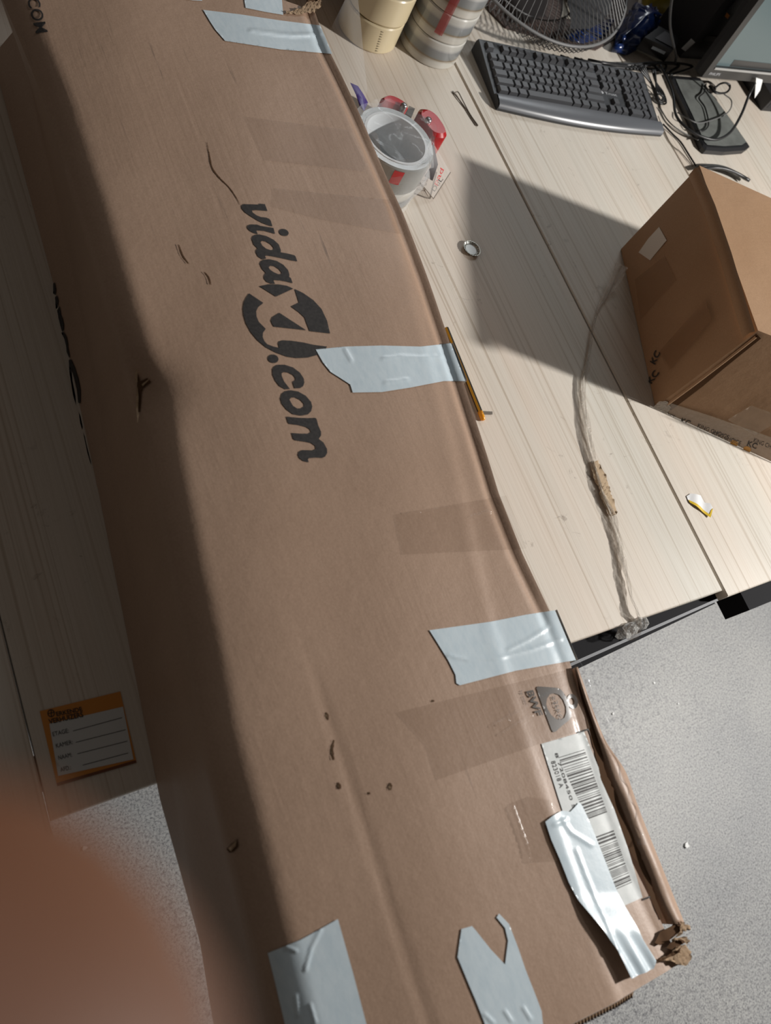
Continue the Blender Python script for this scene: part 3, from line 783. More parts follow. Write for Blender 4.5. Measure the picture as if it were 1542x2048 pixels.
M['palm'] = mat('palm_highlight_plastic', (.115, .122, .135), .30)  # paler than the case: the front edge's light reflection is in the colour
kslab(0, 0, 0, 'kbody', 'case')
# curved palm edge
v = []; f = []; n = 24
for i in range(n + 1):
    t = i / n; bow = -.012 * math.sin(math.pi * t); x = .001 + (KW - .002) * t
    v += [(x, bow - .002, .007), (x, bow + .001, .0135), (x, bow + .008, .0168), (x, .018, .0185), (x, .0235, .0178)]
for i in range(n):
    for k in range(4): f.append((i * 5 + k, i * 5 + 5 + k, i * 5 + 6 + k, i * 5 + 1 + k))
mk('palm_edge', v, f, 'palm', kb, smooth=True, local=True)
keymesh = {}
def key(x, y, w, d=1.0):
    u = KU
    if (w, d) not in keymesh:
        W_, D_2, h = w * u - .0016, d * u - .0016, .0075; i1 = .0020
        v = [(0, 0, 0), (W_, 0, 0), (W_, D_2, 0), (0, D_2, 0), (i1, i1 * .8, h), (W_ - i1, i1 * .8, h), (W_ - i1, D_2 - i1 * 1.1, h - .001), (i1, D_2 - i1 * 1.1, h - .001)]
        me = bpy.data.meshes.new('key'); me.from_pydata(v, [], [(0, 3, 2, 1), (4, 5, 6, 7), (0, 1, 5, 4), (1, 2, 6, 5), (2, 3, 7, 6), (3, 0, 4, 7)]); me.materials.append(M['key']); keymesh[(w, d)] = me
    o = bpy.data.objects.new('key', keymesh[(w, d)]); COL.objects.link(o); o.parent = kb
    yy = .030 + y * u
    o.location = (.010 + x * u, yy, .0125 + (yy - .028) * .1345); o.rotation_euler = (math.atan(.1345), 0, 0)
KU = (KW - .020) / 22.7
def row(y, x, ws):
    for w in ws:
        if w > 0: key(x, y, w)
        x += abs(w)
row(0, 0, [1.25, 1.25, 1.25, 6.25, 1.25, 1.25, 1.25, 1.25, -.35, 1, 1, 1, -.35, 2, 1])
row(1, 0, [2.25] + [1] * 10 + [2.75, -1.35, 1, -1.35, 1, 1, 1]); key(21.7, 0, 1, 2.0)
row(2, 0, [1.75] + [1] * 11 + [2.25, -3.7, 1, 1, 1])
row(3, 0, [1.5] + [1] * 12 + [1.5, -.35, 1, 1, 1, -.35, 1, 1, 1]); key(21.7, 2, 1, 2.0)
row(4, 0, [1] * 13 + [2, -.35, 1, 1, 1, -.35, 1, 1, 1, 1])
row(5.3, 0, [1, -1] + [1] * 4 + [-.5] + [1] * 4 + [-.5] + [1] * 4 + [-.35, 1, 1, 1, -.35, 1, 1, 1, 1])
def local_text(name, s, x, y, z, w, h, m, parent, mtx=None):
    V, Tt = text2d(s)
    vv_ = [Vector((x + u * w, y + q * h, z)) for u, q in V]
    if mtx: vv_ = [mtx @ p for p in vv_]
    return mk(name, vv_, Tt, m, parent, local=True)
M['print_grey'] = mat('pale_grey_print', (.45, .46, .48), .5)
local_text('keyboard_lettering', 'Trust', 15.6 * KU + .010, .030 + 2.3 * KU, .0215, .032, .007, 'print_grey', kb)
mb = MB(); mb.add([(15.3 * KU + .0075 + .004 * math.cos(a * .524), .030 + 2.5 * KU + .004 * math.sin(a * .524), .0216) for a in range(12)], [tuple(range(12))]); mb.build('brand_disc', 'print_grey', kb, local=True)

# ------------------------------------------------------------------ monitor
mc = U(1397, 147, .075); me_ = U(1542, 160, .075)
mdir = (me_ - mc); mang = math.atan2(mdir.y, mdir.x)
mon = thing('monitor', 'black flat computer monitor with a grey-green screen', 'monitor', (mc.x, mc.y, TZ), (0, 0, mang))
MW, MH, Z0 = .50, .34, .075
tl = Matrix.Rotation(math.radians(-5), 4, 'X'); tl = Matrix.Translation((0, 0, Z0)) @ tl
def mbx(lo, hi): return MB().box(lo, hi, tl)
MB().box((0, .006, 0), (MW, .016, MH), tl).box((.10, .016, .05), (MW - .10, .05, MH - .05), tl).build('back_shell', 'blackmat', mon, local=True)
fr = MB().box((0, -.012, 0), (MW, .006, .024), tl).box((0, -.012, MH - .018), (MW, .006, MH), tl).box((0, -.012, .024), (.018, .006, MH - .018), tl).box((MW - .018, -.012, .024), (MW, .006, MH - .018), tl)
M['bezel'] = mat('glossy_black_bezel', (.03, .03, .03), .3)
fr.build('bezel', 'bezel', mon, local=True)
M['screen'] = mat('dark_lcd_screen', (.03, .04, .04), .25, **{'Emission Color': (.30, .40, .41, 1), 'Emission Strength': .28})
mbx((.018, -.004, .024), (MW - .018, .0055, MH - .018)).build('screen', 'screen', mon, local=True)
M['strip'] = mat('silver_strip', (.34, .34, .33), .35)
mbx((.02, -.0135, .020), (MW, -.0122, .0245)).build('silver_strip', 'strip', mon, local=True)
M['taskbar'] = mat('screen_taskbar', (.02, .02, .02), .3, **{'Emission Color': (.09, .085, .08, 1), 'Emission Strength': .3})
mbx((.075, -.0048, .025), (MW - .018, -.0042, .040)).build('task_bar', 'taskbar', mon, local=True)
local_text('monitor_lettering', 'PHILIPS', .016, .007, 0, .036, .006, 'print_grey', mon, tl @ Matrix.Translation((0, -.0126, 0)) @ Matrix.Rotation(math.pi / 2, 4, 'X'))
# stand: flat foot and neck
pts = [U(x, y, .012) for x, y in ((1340, 150), (1352, 178), (1378, 232), (1405, 293), (1412, 300), (1450, 303), (1490, 300), (1500, 293), (1460, 236), (1417, 178), (1400, 155))]
ml = Matrix.Translation(mon.location) @ Matrix.Rotation(mang, 4, 'Z'); mi = ml.inverted()
lo = [mi @ Vector((p.x, p.y, TZ + .001)) for p in pts]; cen = sum(lo, Vector()) / len(lo)
n = len(lo); hi = [cen + (p - cen) * .93 + Vector((0, 0, .013)) for p in lo]; md_ = [p + Vector((0, 0, .010)) for p in lo]
M['foot'] = speck_mat('dusty_grey_foot', (.10, .105, .10), (.16, .17, .16), 22, .45, .1)
f = [tuple(range(n - 1, -1, -1)), tuple(range(2 * n, 3 * n))]
for k in (0, n):
    for i in range(n): f.append((k + i, k + (i + 1) % n, k + n + (i + 1) % n, k + n + i))
mk('foot_rim', lo + md_ + hi, f, 'black', mon, local=True)
mk('foot_plate', [cen + (p - cen) * .88 + Vector((0, 0, .0145)) for p in lo], [tuple(range(n))], 'foot', mon, local=True)
c0 = mi @ U(1372, 158, .0); MB().box((c0.x + .05, c0.y - .005, .012), (c0.x + .13, c0.y + .03, .13)).build('neck', 'blackmat', mon, local=True)

# ------------------------------------------------------------------ wire fan lying on the table
fc = Vector((1.273, 1.346, TZ + .1095)); az, el = math.radians(275.6), math.radians(77.0)
fn = Vector((math.cos(az) * math.cos(el), math.sin(az) * math.cos(el), math.sin(el)))
fan = thing('desk_fan', 'grey wire-guarded desk fan lying tipped over behind the keyboard', 'fan', (fc.x, fc.y, TZ))
fx = fn.cross(Vector((0, 0, 1))).normalized(); fy = fn.cross(fx)
M['wire'] = mat('grey_fan_wire', (.15, .15, .15), .5)
fp = lambda r, a, h: fc + fx * r * math.cos(a) + fy * r * math.sin(a) + fn * h
FR = .242
MB().tube([fp(FR, 2 * math.pi * k / 72, 0) for k in range(72)], .0033, 8, True).build('rim', 'wire', fan, smooth=True)
mb = MB().tube([fp(.07, 2 * math.pi * k / 40, .05) for k in range(40)], .0015, 6, True)
for k in range(96):
    a = 2 * math.pi * k / 96
    mb.tube([fp(.07, a + .10, .050), fp(.13, a + .05, .045), fp(.195, a + .01, .028), fp(FR, a, 0)], .0009, 4)
mb.build('front_guard', 'wire', fan)
mb = MB().tube([fp(.15, 2 * math.pi * k / 60, -.046) for k in range(60)], .0015, 6, True)
for k in range(110):
    a = 2 * math.pi * k / 110
    for s in (1, -1): mb.tube([fp(FR, a, -.002), fp(FR - .006, a + .03 * s, -.026), fp(.20, a + .05 * s, -.042), fp(.15, a + .06 * s, -.046)], .0007, 4)
mb.build('rear_guard', 'wire', fan)
MB().lathe([(0, .024), (.04, .024), (.045, .018), (.045, -.02), (0, -.02)], 32, Matrix.Translation(fc) @ fn.to_track_quat('Z', 'Y').to_matrix().to_4x4()).build('hub', 'blackmat', fan, smooth=True)
for b in range(3):
    v = []; f = []
    for i in range(9):
        r = .04 + .17 * i / 8
        for j in range(5):
            a = b * 2 * math.pi / 3 + (j / 4 - .5) * (.5 + .7 * i / 8); v.append(fp(r, a, .008 - .016 * j / 4))
    for i in range(8):
        for j in range(4): f.append((i * 5 + j, i * 5 + j + 1, i * 5 + 6 + j, i * 5 + 5 + j))
    mk('blade', v, f, 'blackmat', fan, smooth=True)
mb = MB()
for a in (1.02,): mb.box((-.008, -.006, -.004), (.008, .006, .012), Matrix.Translation(fp(FR, a + 3.05, 0)))
mb.build('rim_clip', 'wire', fan)

# ------------------------------------------------------------------ rolls of packing tape
def roll(name, label, base, z0, R, r, h, m, core, group, extra=None):
    t = thing(name, label, 'tape roll', (base.x, base.y, TZ + z0), None, group)
    L = lambda prof: MB().lathe(prof, 56, Matrix.Translation((base.x, base.y, TZ + z0)), True)
    L([(r + .004, .0006), (R - .0015, .0006), (R, .003), (R, h - .003), (R - .0015, h - .0006), (r + .004, h - .0006)]).build('wound_tape', m, t, smooth=True).modifiers.new('es', 'EDGE_SPLIT')
    L([(r, .0), (r + .004, .0), (r + .004, h), (r, h)]).build('core', core, t, smooth=True).modifiers.new('es', 'EDGE_SPLIT')
    return t
M['buff'] = mat('buff_tape', (.62, .53, .35), .22, spec=.6)
M['core'] = mat('cardboard_core', (.34, .23, .14), .8)
M['core_white'] = mat('white_core', (.66, .69, .71), .55)
def clear_roll():
    m = mat('wound_clear_tape', (.4, .4, .38), .16, spec=.7); t = NT(m)
    c = t.n('ShaderNodeTexCoord'); s = t.n('ShaderNodeSeparateXYZ'); t.l(c.outputs['Object'], s.inputs[0])
    f = t.math('DIVIDE', s.outputs[2], .05)
    nz = t.noise(t.coords((3, 3, 60)), 1.5, 3); f = t.math('ADD', f, t.math('MULTIPLY', t.math('SUBTRACT', nz, .5), .25))
    t.color(t.ramp(f, [(.0, (.52, .50, .45)), (.22, (.50, .49, .45)), (.32, (.20, .15, .09)), (.42, (.19, .20, .20)), (.66, (.22, .23, .235)), (.78, (.42, .42, .40)), (1.0, (.56, .55, .51))]))
    return m
M['clear_roll'] = clear_roll()
M['grey_roll'] = mat('wound_grey_tape', (.24, .25, .24), .2, spec=.6)
cbuff = U(742, 62); cclear = U(858, 112)
cbuff = Vector((.845, 1.155, TZ)); cclear = Vector((.968, 1.135, TZ))
for k in range(2):
    roll('buff_tape_roll', ['buff packing tape roll with a serrated torn end, at the foot of its stack', 'buff packing tape roll stacked on the one with the torn end'][k], cbuff + Vector((.0015 * k, .002 * k, 0)), .0002 + k * .0502, .055 + .001 * k, .038, .05, 'buff', 'core', 'buff tape rolls in a stack')
tb = bpy.data.objects['buff_tape_roll']
mb = MB()
for k in range(9):
    a = math.radians(262 - k * .6); z = TZ + .006 + k * .0045
    q = lambda da, dz: Vector((cbuff.x + .0554 * math.cos(a + da), cbuff.y + .0554 * math.sin(a + da), z + dz))
    mb.add([q(0, 0), q(.10, .001), q(0, .0024)], [(0, 1, 2)])
mb.build('serrated_end', mat('tape_teeth', (.16, .13, .08), .5), tb)
for k in range(4):
    roll('clear_tape_roll', ['clear packing tape roll at the foot of its stack beside the buff rolls', 'clear packing tape roll second up in the stack beside the buff rolls', 'clear packing tape roll third up in the stack beside the buff rolls', 'clear packing tape roll on top of the stack beside the buff rolls'][k], cclear, .0002 + k * .0502, .058, .038, .05, 'clear_roll', 'core', 'clear tape rolls in a stack')
# red printed pull strip down the stacked rolls
rd = film_mat('red_printed_film', (.42, .06, .06), .62, .25, .6)
v = []; f = []
for i in range(9):
    z = TZ + .062 + i * .0165
    for da in (-.13, .0, .13):
        a = math.radians(236) + da; v.append(Vector((cclear.x + .0587 * math.cos(a), cclear.y + .0587 * math.sin(a), z)))
for i in range(8):
    for j in range(2): f.append((i * 3 + j, i * 3 + j + 1, i * 3 + 4 + j, i * 3 + 3 + j))
o = mk('red_strip', v, f, rd, bpy.data.objects['clear_tape_roll.001'], smooth=True); o['label'] = 'red printed strip'

# wide roll in a bag, next to the parcel
rc = U(793, 276, .1004); rc.z = TZ
for k in range(2):
    t = roll('bagged_tape_roll', ['clear tape roll under the white-cored one in the bag', 'white-cored clear tape roll in a clear bag beside the parcel'][k], rc, .0004 + k * .0502, .062, .047, .05, 'grey_roll' if k else 'clear_roll', 'core_white', 'bagged tape rolls')
v = []; f = []
for i in range(3):
    for j in range(4):
        a = math.radians(246 + 5 * j); v.append(Vector((rc.x + .0626 * math.cos(a), rc.y + .0626 * math.sin(a), TZ + .072 + i * .012)))
for i in range(2):
    for j in range(3): f.append((i * 4 + j, i * 4 + j + 1, i * 4 + 5 + j, i * 4 + 4 + j))
mk('red_label', v, f, 'red', t, smooth=True)
# crumpled clear bag
bag = thing('clear_bag', 'crumpled clear plastic bag around the white-cored tape roll', 'bag', rc + Vector((0, 0, .0)))
g = []
R = random.Random(4)
for i in range(8):
    h = i / 7; r_ = []
    for j in range(41):
        a = 2 * math.pi * j / 40
        rad = .0655 + .004 * math.sin(3 * a + i) + .003 * math.sin(7 * a - 2 * i) + (.010 * sstep(.75, 1, h) * math.sin(5 * a + 1))
        if h > .85: rad *= .90
        r_.append(Vector((rc.x + rad * math.cos(a), rc.y + rad * math.sin(a), TZ + .002 + h * .112 + .004 * math.sin(4 * a) * h)))
    g.append(r_)
sheet('bag_wall', g, 'film', bag)
g = []
for i in range(9):
    r_ = []
    for j in range(41):
        a = 2 * math.pi * j / 40; rad = .059 * (1 - i / 8.2)
        r_.append(Vector((rc.x + rad * math.cos(a), rc.y + rad * math.sin(a), TZ + .114 + .004 * math.sin(4 * a) * (1 - i / 8) + .005 * math.sin(a * 2 + i) * i / 8 * (1 - i / 8))))
    g.append(r_)
sheet('bag_top', g, film_mat('thin_clear_film', (.72, .74, .76), .03, .06, 1.0, .25, 50, .22), bag)
# wing of the bag on the right, loose tail to the far side
p1, p2, p3, p4 = U(845, 318, .11), U(862, 275, .13), U(868, 330, .08), U(850, 340, .08)
sheet('bag_corner', [[p1, (p1 + p2) / 2, p2], [p4, (p4 + p3) / 2 + Vector((.004, -.004, .004)), p3]], 'film', bag)
tail = [[(660, 60), (690, 0), (697, -30), (700, -50)], [(672, 110), (694, 60), (705, 20), (715, -10)], [(692, 170), (705, 120), (712, 80), (722, 50)], [(712, 195), (718, 165), (724, 140), (728, 120)], [(730, 208), (730, 200), (732, 190), (735, 180)]]
hs = [[.14, .17, .17, .17], [.13, .15, .15, .15], [.11, .13, .13, .12], [.10, .11, .11, .10], [.10, .10, .10, .10]]
sheet('bag_tail', [[U(x, y, h) for (x, y), h in zip(r, k)] for r, k in zip(tail, hs)], bpy.data.materials['thin_clear_film'], bag)
M['purple'] = mat('purple_print', (.06, .03, .22), .35)
pb = [[U(x, y, h) for x, y, h in r] for r in ([(700, 165, .10), (716, 172, .10), (728, 190, .09)], [(712, 190, .10), (725, 198, .105), (736, 205, .09)], [(720, 215, .10), (728, 222, .105), (733, 212, .09)])]
sheet('purple_print', pb, 'purple', bag)

# hand tape dispenser behind the bag: red plates, steel blade, rubber flap, clear guard
dsp = thing('tape_dispenser', 'red hand tape dispenser with steel blade and clear guard beside the bagged roll', 'dispenser', U(850, 300, 0))
def plate(name, px, h0, h1, m, un_h):
    loop = smooth_loop(px, 2); n = len(loop)
    lo = [U(x, y, un_h) for x, y in loop]; c = sum(lo, Vector()) / n
    v = [p + Vector((0, 0, h0)) for p in lo] + [p + Vector((0, 0, h1 * .6)) for p in lo] + [c + (p - c) * .82 + Vector((0, 0, h1)) for p in lo]
    f = [tuple(range(n)), tuple(range(2 * n, 3 * n))]
    for k in (0, n):
        for i in range(n): f.append((k + i, k + (i + 1) % n, k + n + (i + 1) % n, k + n + i))
    o = mk(name, v, f, m, dsp, smooth=True); o.modifiers.new('es', 'EDGE_SPLIT').split_angle = math.radians(40); return o
ZS = lambda L: sc(L, 680, 150, .15564)
plate('red_plate', ZS([(960,560),(1000,480),(1090,490),(1200,560),(1300,700),(1350,800),(1330,860),(1200,850),(1120,790),(1050,700)]), -.045, .012, 'red', .055)
plate('red_plate', ZS([(480,370),(560,310),(640,315),(760,370),(850,440),(850,495),(760,480),(620,420)]), -.028, .010, 'red', .030)
for x, y in ((1130, 590), (815, 405)):
    p = ZS([(x, y)])[0]; b_ = U(*p, .068 if x > 1000 else .041)
    MB().lathe([(0, .005), (.004, .005), (.0055, .003), (.0055, -.012), (0, -.012)], 14, Matrix.Translation(b_)).build('screw', 'steel', dsp, smooth=True)
M['rust'] = mat('dull_blade', (.17, .145, .12), .5, .3)
q = [U(*p, .055) for p in ZS([(850,500),(890,395),(965,430),(920,540)])]
MB().hexa([p - Vector((0, 0, .05)) for p in q] + q).build('blade', 'rust', dsp)
gq = [[U(*ZS([p])[0], h) for p, h in r] for r in ([((1200, 860), .07), ((1260, 1150), .045), ((1190, 1360), .025)], [((1160, 990), .065), ((1170, 1180), .04), ((1080, 1300), .025)])]
sheet('rubber_flap', gq, mat('grey_rubber', (.085, .075, .078), .5), dsp)
g1 = [U(*p, h) for p, h in zip(ZS([(1215,900),(1420,1250),(1200,1590),(1030,1380)]), (.055, .012, .003, .03))]
sheet('clear_guard', [[g1[0], g1[1]], [g1[3], g1[2]]], 'acrylic', dsp)
gp_n = (g1[1] - g1[0]).cross(g1[3] - g1[0]).normalized(); gp_n = gp_n if gp_n.dot(CAM - g1[0]) > 0 else -gp_n
ung = UP_plane(g1[0], gp_n)
a_, b2 = ZS([(1235, 1420), (1330, 1220)]); text_on('guard_lettering', 'pad', a_, b2, (-7, -5), ung, mat('red_ink', (.5, .02, .02), .5), dsp, .001, gp_n)
a_, b2 = ZS([(1210, 1500), (1320, 1340)]); text_on('guard_lettering', 'DuL', a_, b2, (-7, -5), ung, 'ink', dsp, .001, gp_n)
MB().tube([g1[1], g1[2], g1[3]], .0007, 6).build('guard_edge', mat('brown_guard_edge', (.16, .13, .10), .4), dsp)
g2 = [U(*p, h) for p, h in zip(ZS([(1030,1390),(1150,1590),(960,1520)]), (.025, .002, .002))]
mk('guard_foot', g2, [(0, 1, 2)], 'acrylic', dsp); MB().tube([g2[2], g2[1], g2[0]], .0006, 6).build('guard_edge', bpy.data.materials['brown_guard_edge'], dsp)

# ------------------------------------------------------------------ small things on the table
def wire(name, label, cat, pts, r, m='cable', group=None, k=8):
    P = catmull([U(x, y, h) for x, y, h in pts], k)
    return tag(MB().tube(P, r, 7).build(name, m, None, smooth=True), label, cat, group)
wire('wire_tie', 'bent dark wire tie lying between the tape rolls and keyboard', 'wire', [(905, 184, .001), (915, 195, .002), (935, 222, .0015), (955, 252, .0015)], .0011, 'rust')
o = MB().tube(catmull([U(x, y, h) for x, y, h in [(908, 187, .002), (916, 184, .004), (925, 200, .003), (940, 228, .0025), (956, 251, .003)]], 8), .0010, 7).build('bent_leg', 'rust', bpy.data.objects['wire_tie'], smooth=True)
# crown cap
cpos = U(941, 501); cap = thing('bottle_cap', 'crimped metal bottle cap lying upside down on the plank', 'bottle cap', cpos)
v = []; f = []; n = 42
prof = [(.0, .0012), (.0110, .0012), (.0122, .0022), (.0126, .0040), (.0150, .0068), (.0143, .0068), (.0118, .0042), (.0112, .0030), (0, .0022)]
for k in range(n):
    a = 2 * math.pi * k / n; w = 1 + (.05 if k % 2 else -.03)
    for i, (r, z) in enumerate(prof): v.append(cpos + Vector((r * math.cos(a) * (w if i in (4, 5) else 1), r * math.sin(a) * (w if i in (4, 5) else 1), z - .0011)))
for k in range(n):
    for i in range(len(prof) - 1): f.append((k * 9 + i, ((k + 1) % n) * 9 + i, ((k + 1) % n) * 9 + i + 1, k * 9 + i + 1))
mk('crimped_shell', v, f, mat('dull_cap_metal', (.30, .30, .27), .35, .8), cap)
MB().lathe([(0, .0022), (.0095, .0022), (.0105, .0028), (.0108, .0024)], 30, Matrix.Translation(cpos)).build('liner', mat('pale_liner', (.6, .63, .62), .3), cap)
# pencil tucked against the parcel
pa, pb_ = U(906, 690, .004), U(966, 838, .004)
pen = thing('pencil', 'yellow and black striped pencil tucked under the long parcel edge', 'pencil', pa - Vector((0, 0, .004)))
dd = (pb_ - pa).normalized(); ss = dd.cross(up).normalized()
def hexprism(a, b, r): return [[p + (ss * math.cos(k * math.pi / 3 + .3) + up * math.sin(k * math.pi / 3 + .3)) * r for k in range(6)] for p in (a, b)]
ra, rb = hexprism(pa - dd * .03, pb_ - dd * .012, .0036)
for k in range(6):
    j = (k + 1) % 6
    mk('barrel_facet', [ra[k], ra[j], rb[j], rb[k]], [(0, 1, 2, 3)], mat('pencil_black' if k % 2 else 'pencil_yellow', (.02, .02, .018) if k % 2 else (.60, .33, .01), .3), pen)
MB().tube([pb_ - dd * .0121, pb_ - dd * .004, pb_ + dd * .001, pb_ + dd * .002], [.0039, .0039, .0034, .002], 10).build('orange_end', mat('orange_cap', (.75, .30, .01), .3), pen, smooth=True)
o = tag(MB().hexa([U(x, y, 0.0006) for x, y in ((965, 822), (985, 823), (985, 829), (966, 828))] + [U(x, y, .002) for x, y in ((965, 822), (985, 823), (985, 829), (966, 828))]).build('pencil_shadow', 'rust'), 'tiny brown strip painted as a shadow beside the pencil end', 'painted shadow')  # thin brown slab paints the small shadow by the pencil end
# paper scrap with yellow edge
scr = thing('paper_scrap', 'torn white paper scrap with a yellow edge on the right plank', 'scrap', U(1398, 1010))
tabl = lambda x, y: U(x, y, .0)
decal('scrap_paper', [[(1372, 993), (1380, 988), (1400, 992), (1408, 1006), (1418, 1008), (1423, 1018), (1419, 1036), (1400, 1018), (1376, 1003)]], tabl, mat('scrap_white', (.75, .76, .77), .4), scr, 5, .0012, relief=lambda p: .001 + .001 * math.sin(p[0] * .2))
decal('yellow_border', [[(1375, 1000), (1378, 1006), (1400, 1022), (1418, 1037), (1423, 1018), (1419, 1022), (1416, 1030), (1398, 1014)]], tabl, mat('scrap_yellow', (.70, .48, .02), .4), scr, 5, .0018, relief=lambda p: .001 + .001 * math.sin(p[0] * .2))
# moving label stuck on the left plank
ERK = lambda L: sc(L, 60, 1370, .17510)
lbl = thing('moving_label', 'orange-bordered sticker with ruled lines on the left plank', 'sticker', U(180, 1490))
decal('sticker_sheet', [ERK([(110,300),(1030,75),(1215,880),(310,1150)])], tabl, mat('sticker_orange', (.60, .23, .03), .5), lbl, 12, .0008)
decal('white_panel', [ERK([(220,445),(1060,250),(1180,850),(320,1040)])], tabl, mat('sticker_white', (.60, .62, .62), .5), lbl, 12, .0012)
decal('brown_rule', [ERK([(305,1120),(1205,860),(1215,890),(312,1155)])], tabl, mat('sticker_brown', (.16, .05, .015), .5), lbl, 12, .0012)
def et(s, a, b, upv, **k):
    a, b = ERK([a])[0], ERK([b])[0]; text_on('sticker_lettering', s, a, b, (upv[0] * .1751, upv[1] * .1751), tabl, 'ink', lbl, .0016, **k)
et('ERKENDE', (305, 360), (600, 300), (-14, -48), bold=.02); et('VERHUIZERS', (222, 450), (612, 365), (-16, -55), bold=.02)
et('ETAGE:', (262, 590), (445, 545), (-10, -48)); et('KAMER:', (300, 722), (490, 675), (-10, -48)); et('NAAM:', (328, 858), (480, 820), (-10, -48)); et('AFD.:', (350, 995), (470, 965), (-10, -48))
for y0, y1, x0, x1 in ((525, 372, 490, 1050), (655, 510, 520, 1090), (785, 640, 540, 1110), (915, 775, 600, 1120)):
    decal('ruled_line', [ERK([(x0, y0), (x1, y1), (x1, y1 + 7), (x0, y0 + 7)])], tabl, 'ink', lbl, 14, .0015)
decal('emblem', [ERK(ell(240, 325, 42, 45, 0, 20)), ERK(ell(240, 325, 32, 35, 0, 20))], tabl, 'ink', lbl, 6, .0015)
decal('emblem', [ERK([(205, 325), (275, 310), (275, 320), (205, 335)])], tabl, 'ink', lbl, 6, .0016); decal('emblem', [ERK([(235, 285), (245, 285), (248, 365), (238, 365)])], tabl, 'ink', lbl, 6, .0017)

# twisted clear film across the planks
sp = [(1244, 530, .03, 14), (1222, 575, .012, 12), (1195, 625, .006, 9), (1184, 665, .006, 7), (1176, 720, .005, 9), (1166, 775, .005, 6), (1172, 840, .005, 8), (1181, 900, .004, 9), (1190, 935, .004, 17), (1206, 985, .005, 19), (1222, 1025, .004, 14), (1232, 1060, .004, 6), (1242, 1105, .004, 9), (1252, 1150, .005, 5), (1262, 1190, .006, 8), (1274, 1222, .008, 10), (1279, 1243, .004, 12), (1268, 1262, -.012, 16), (1252, 1272, -.02, 12)]
cf = thing('twisted_film', 'strand of twisted clear packing film running across the planks to the table end', 'film', U(1190, 760))
C1_ = catmull([Vector((x, y, 0)) for x, y, h, w in sp], 7); H1 = catmull([Vector((h, w, 0)) for x, y, h, w in sp], 7)
for s, nm in ((0, 'film_band'), (1, 'film_band'), (2, 'film_band')):
    g = []
    for i, (c, hw) in enumerate(zip(C1_, H1)):
        t = C1_[min(i + 1, len(C1_) - 1)] - C1_[max(0, i - 1)]; nx, ny = -t.y, t.x; L = math.hypot(nx, ny) or 1; nx /= L; ny /= L
        r_ = []
        for j in range(5):
            o_ = (j / 4 - .5) * hw.y * (1.7 if s < 2 else .7); tw = i * .42 + s * 2.1
            oh = max(hw.x + .0025 * math.sin(tw + j * 1.6) + .001 * s, .0012 if c.y < 1225 else -1)
            k = o_ * math.cos(tw * .35) * .5 + o_ * .6
            r_.append(U(c.x + nx * k + 2 * math.sin(tw), c.y + ny * k, oh))
        g.append(r_)
    sheet(nm, g, 'cling', cf)
decal('cardboard_shred', [jag([(1180, 928), (1192, 924), (1205, 948), (1222, 995), (1232, 1028), (1222, 1036), (1208, 1022), (1194, 980), (1184, 955)], 2, 9)], tabl, mat('stuck_fibre', (.46, .34, .22), .9), cf, 4, .004, relief=lambda p: .002 * math.sin(p[0] * .8) * math.sin(p[1] * .5))
wad = MB(); R = random.Random(11)
for k in range(3):
    p = [U(1262, 1256, .004), U(1248, 1266, -.012), U(1282, 1246, .004)][k]; v = []; f = []
    for i in range(7):
        for j in range(10):
            a, b = math.pi * i / 6, 2 * math.pi * j / 10; r_ = .012 * R.uniform(.6, 1.15)
            v.append(p + Vector((r_ * 1.2 * math.sin(a) * math.cos(b), r_ * .8 * math.sin(a) * math.sin(b), r_ * .7 * math.cos(a))))
    for i in range(6):
        for j in range(10): f.append((i * 10 + j, i * 10 + (j + 1) % 10, (i + 1) * 10 + (j + 1) % 10, (i + 1) * 10 + j))
    wad.add(v, f)
wad.build('film_wad', film_mat('crumpled_film', (.62, .62, .60), .22, .1, 1.0, .6, 300), cf)
# chips on the floor
for (x, y, s), lb in (((1373, 1690, .012), 'largest white chip lying on the concrete floor beside the parcel'), ((1225, 1428, .006), 'small white chip on the concrete close to the loose clear tape'), ((1308, 1366, .005), 'small white chip on the concrete below the table end'), ((1483, 1218, .007), 'pale crumb on the concrete under the right plank'), ((168, 1697, .006), 'tiny pale crumb on the concrete left of the parcel'), ((1356, 1408, .004), 'tiny whitish speck alone on the concrete')):
    p = U(x, y, -TZ); v = []
    R = random.Random(x)
    for k in range(6): a = k * 1.05; v.append(p + Vector((s * math.cos(a) * R.uniform(.5, 1), s * .7 * math.sin(a) * R.uniform(.6, 1), .0005)))
    v += [q + Vector((R.uniform(-.2, .2) * s, 0, s * R.uniform(.25, .5))) for q in v[:6]]
    tag(mk('floor_chip', v, [(0, 1, 2, 3, 4, 5), (6, 7, 8, 9, 10, 11)] + [(i, (i + 1) % 6, 6 + (i + 1) % 6, 6 + i) for i in range(6)], 'white'), lb, 'chip', 'chips on the floor')
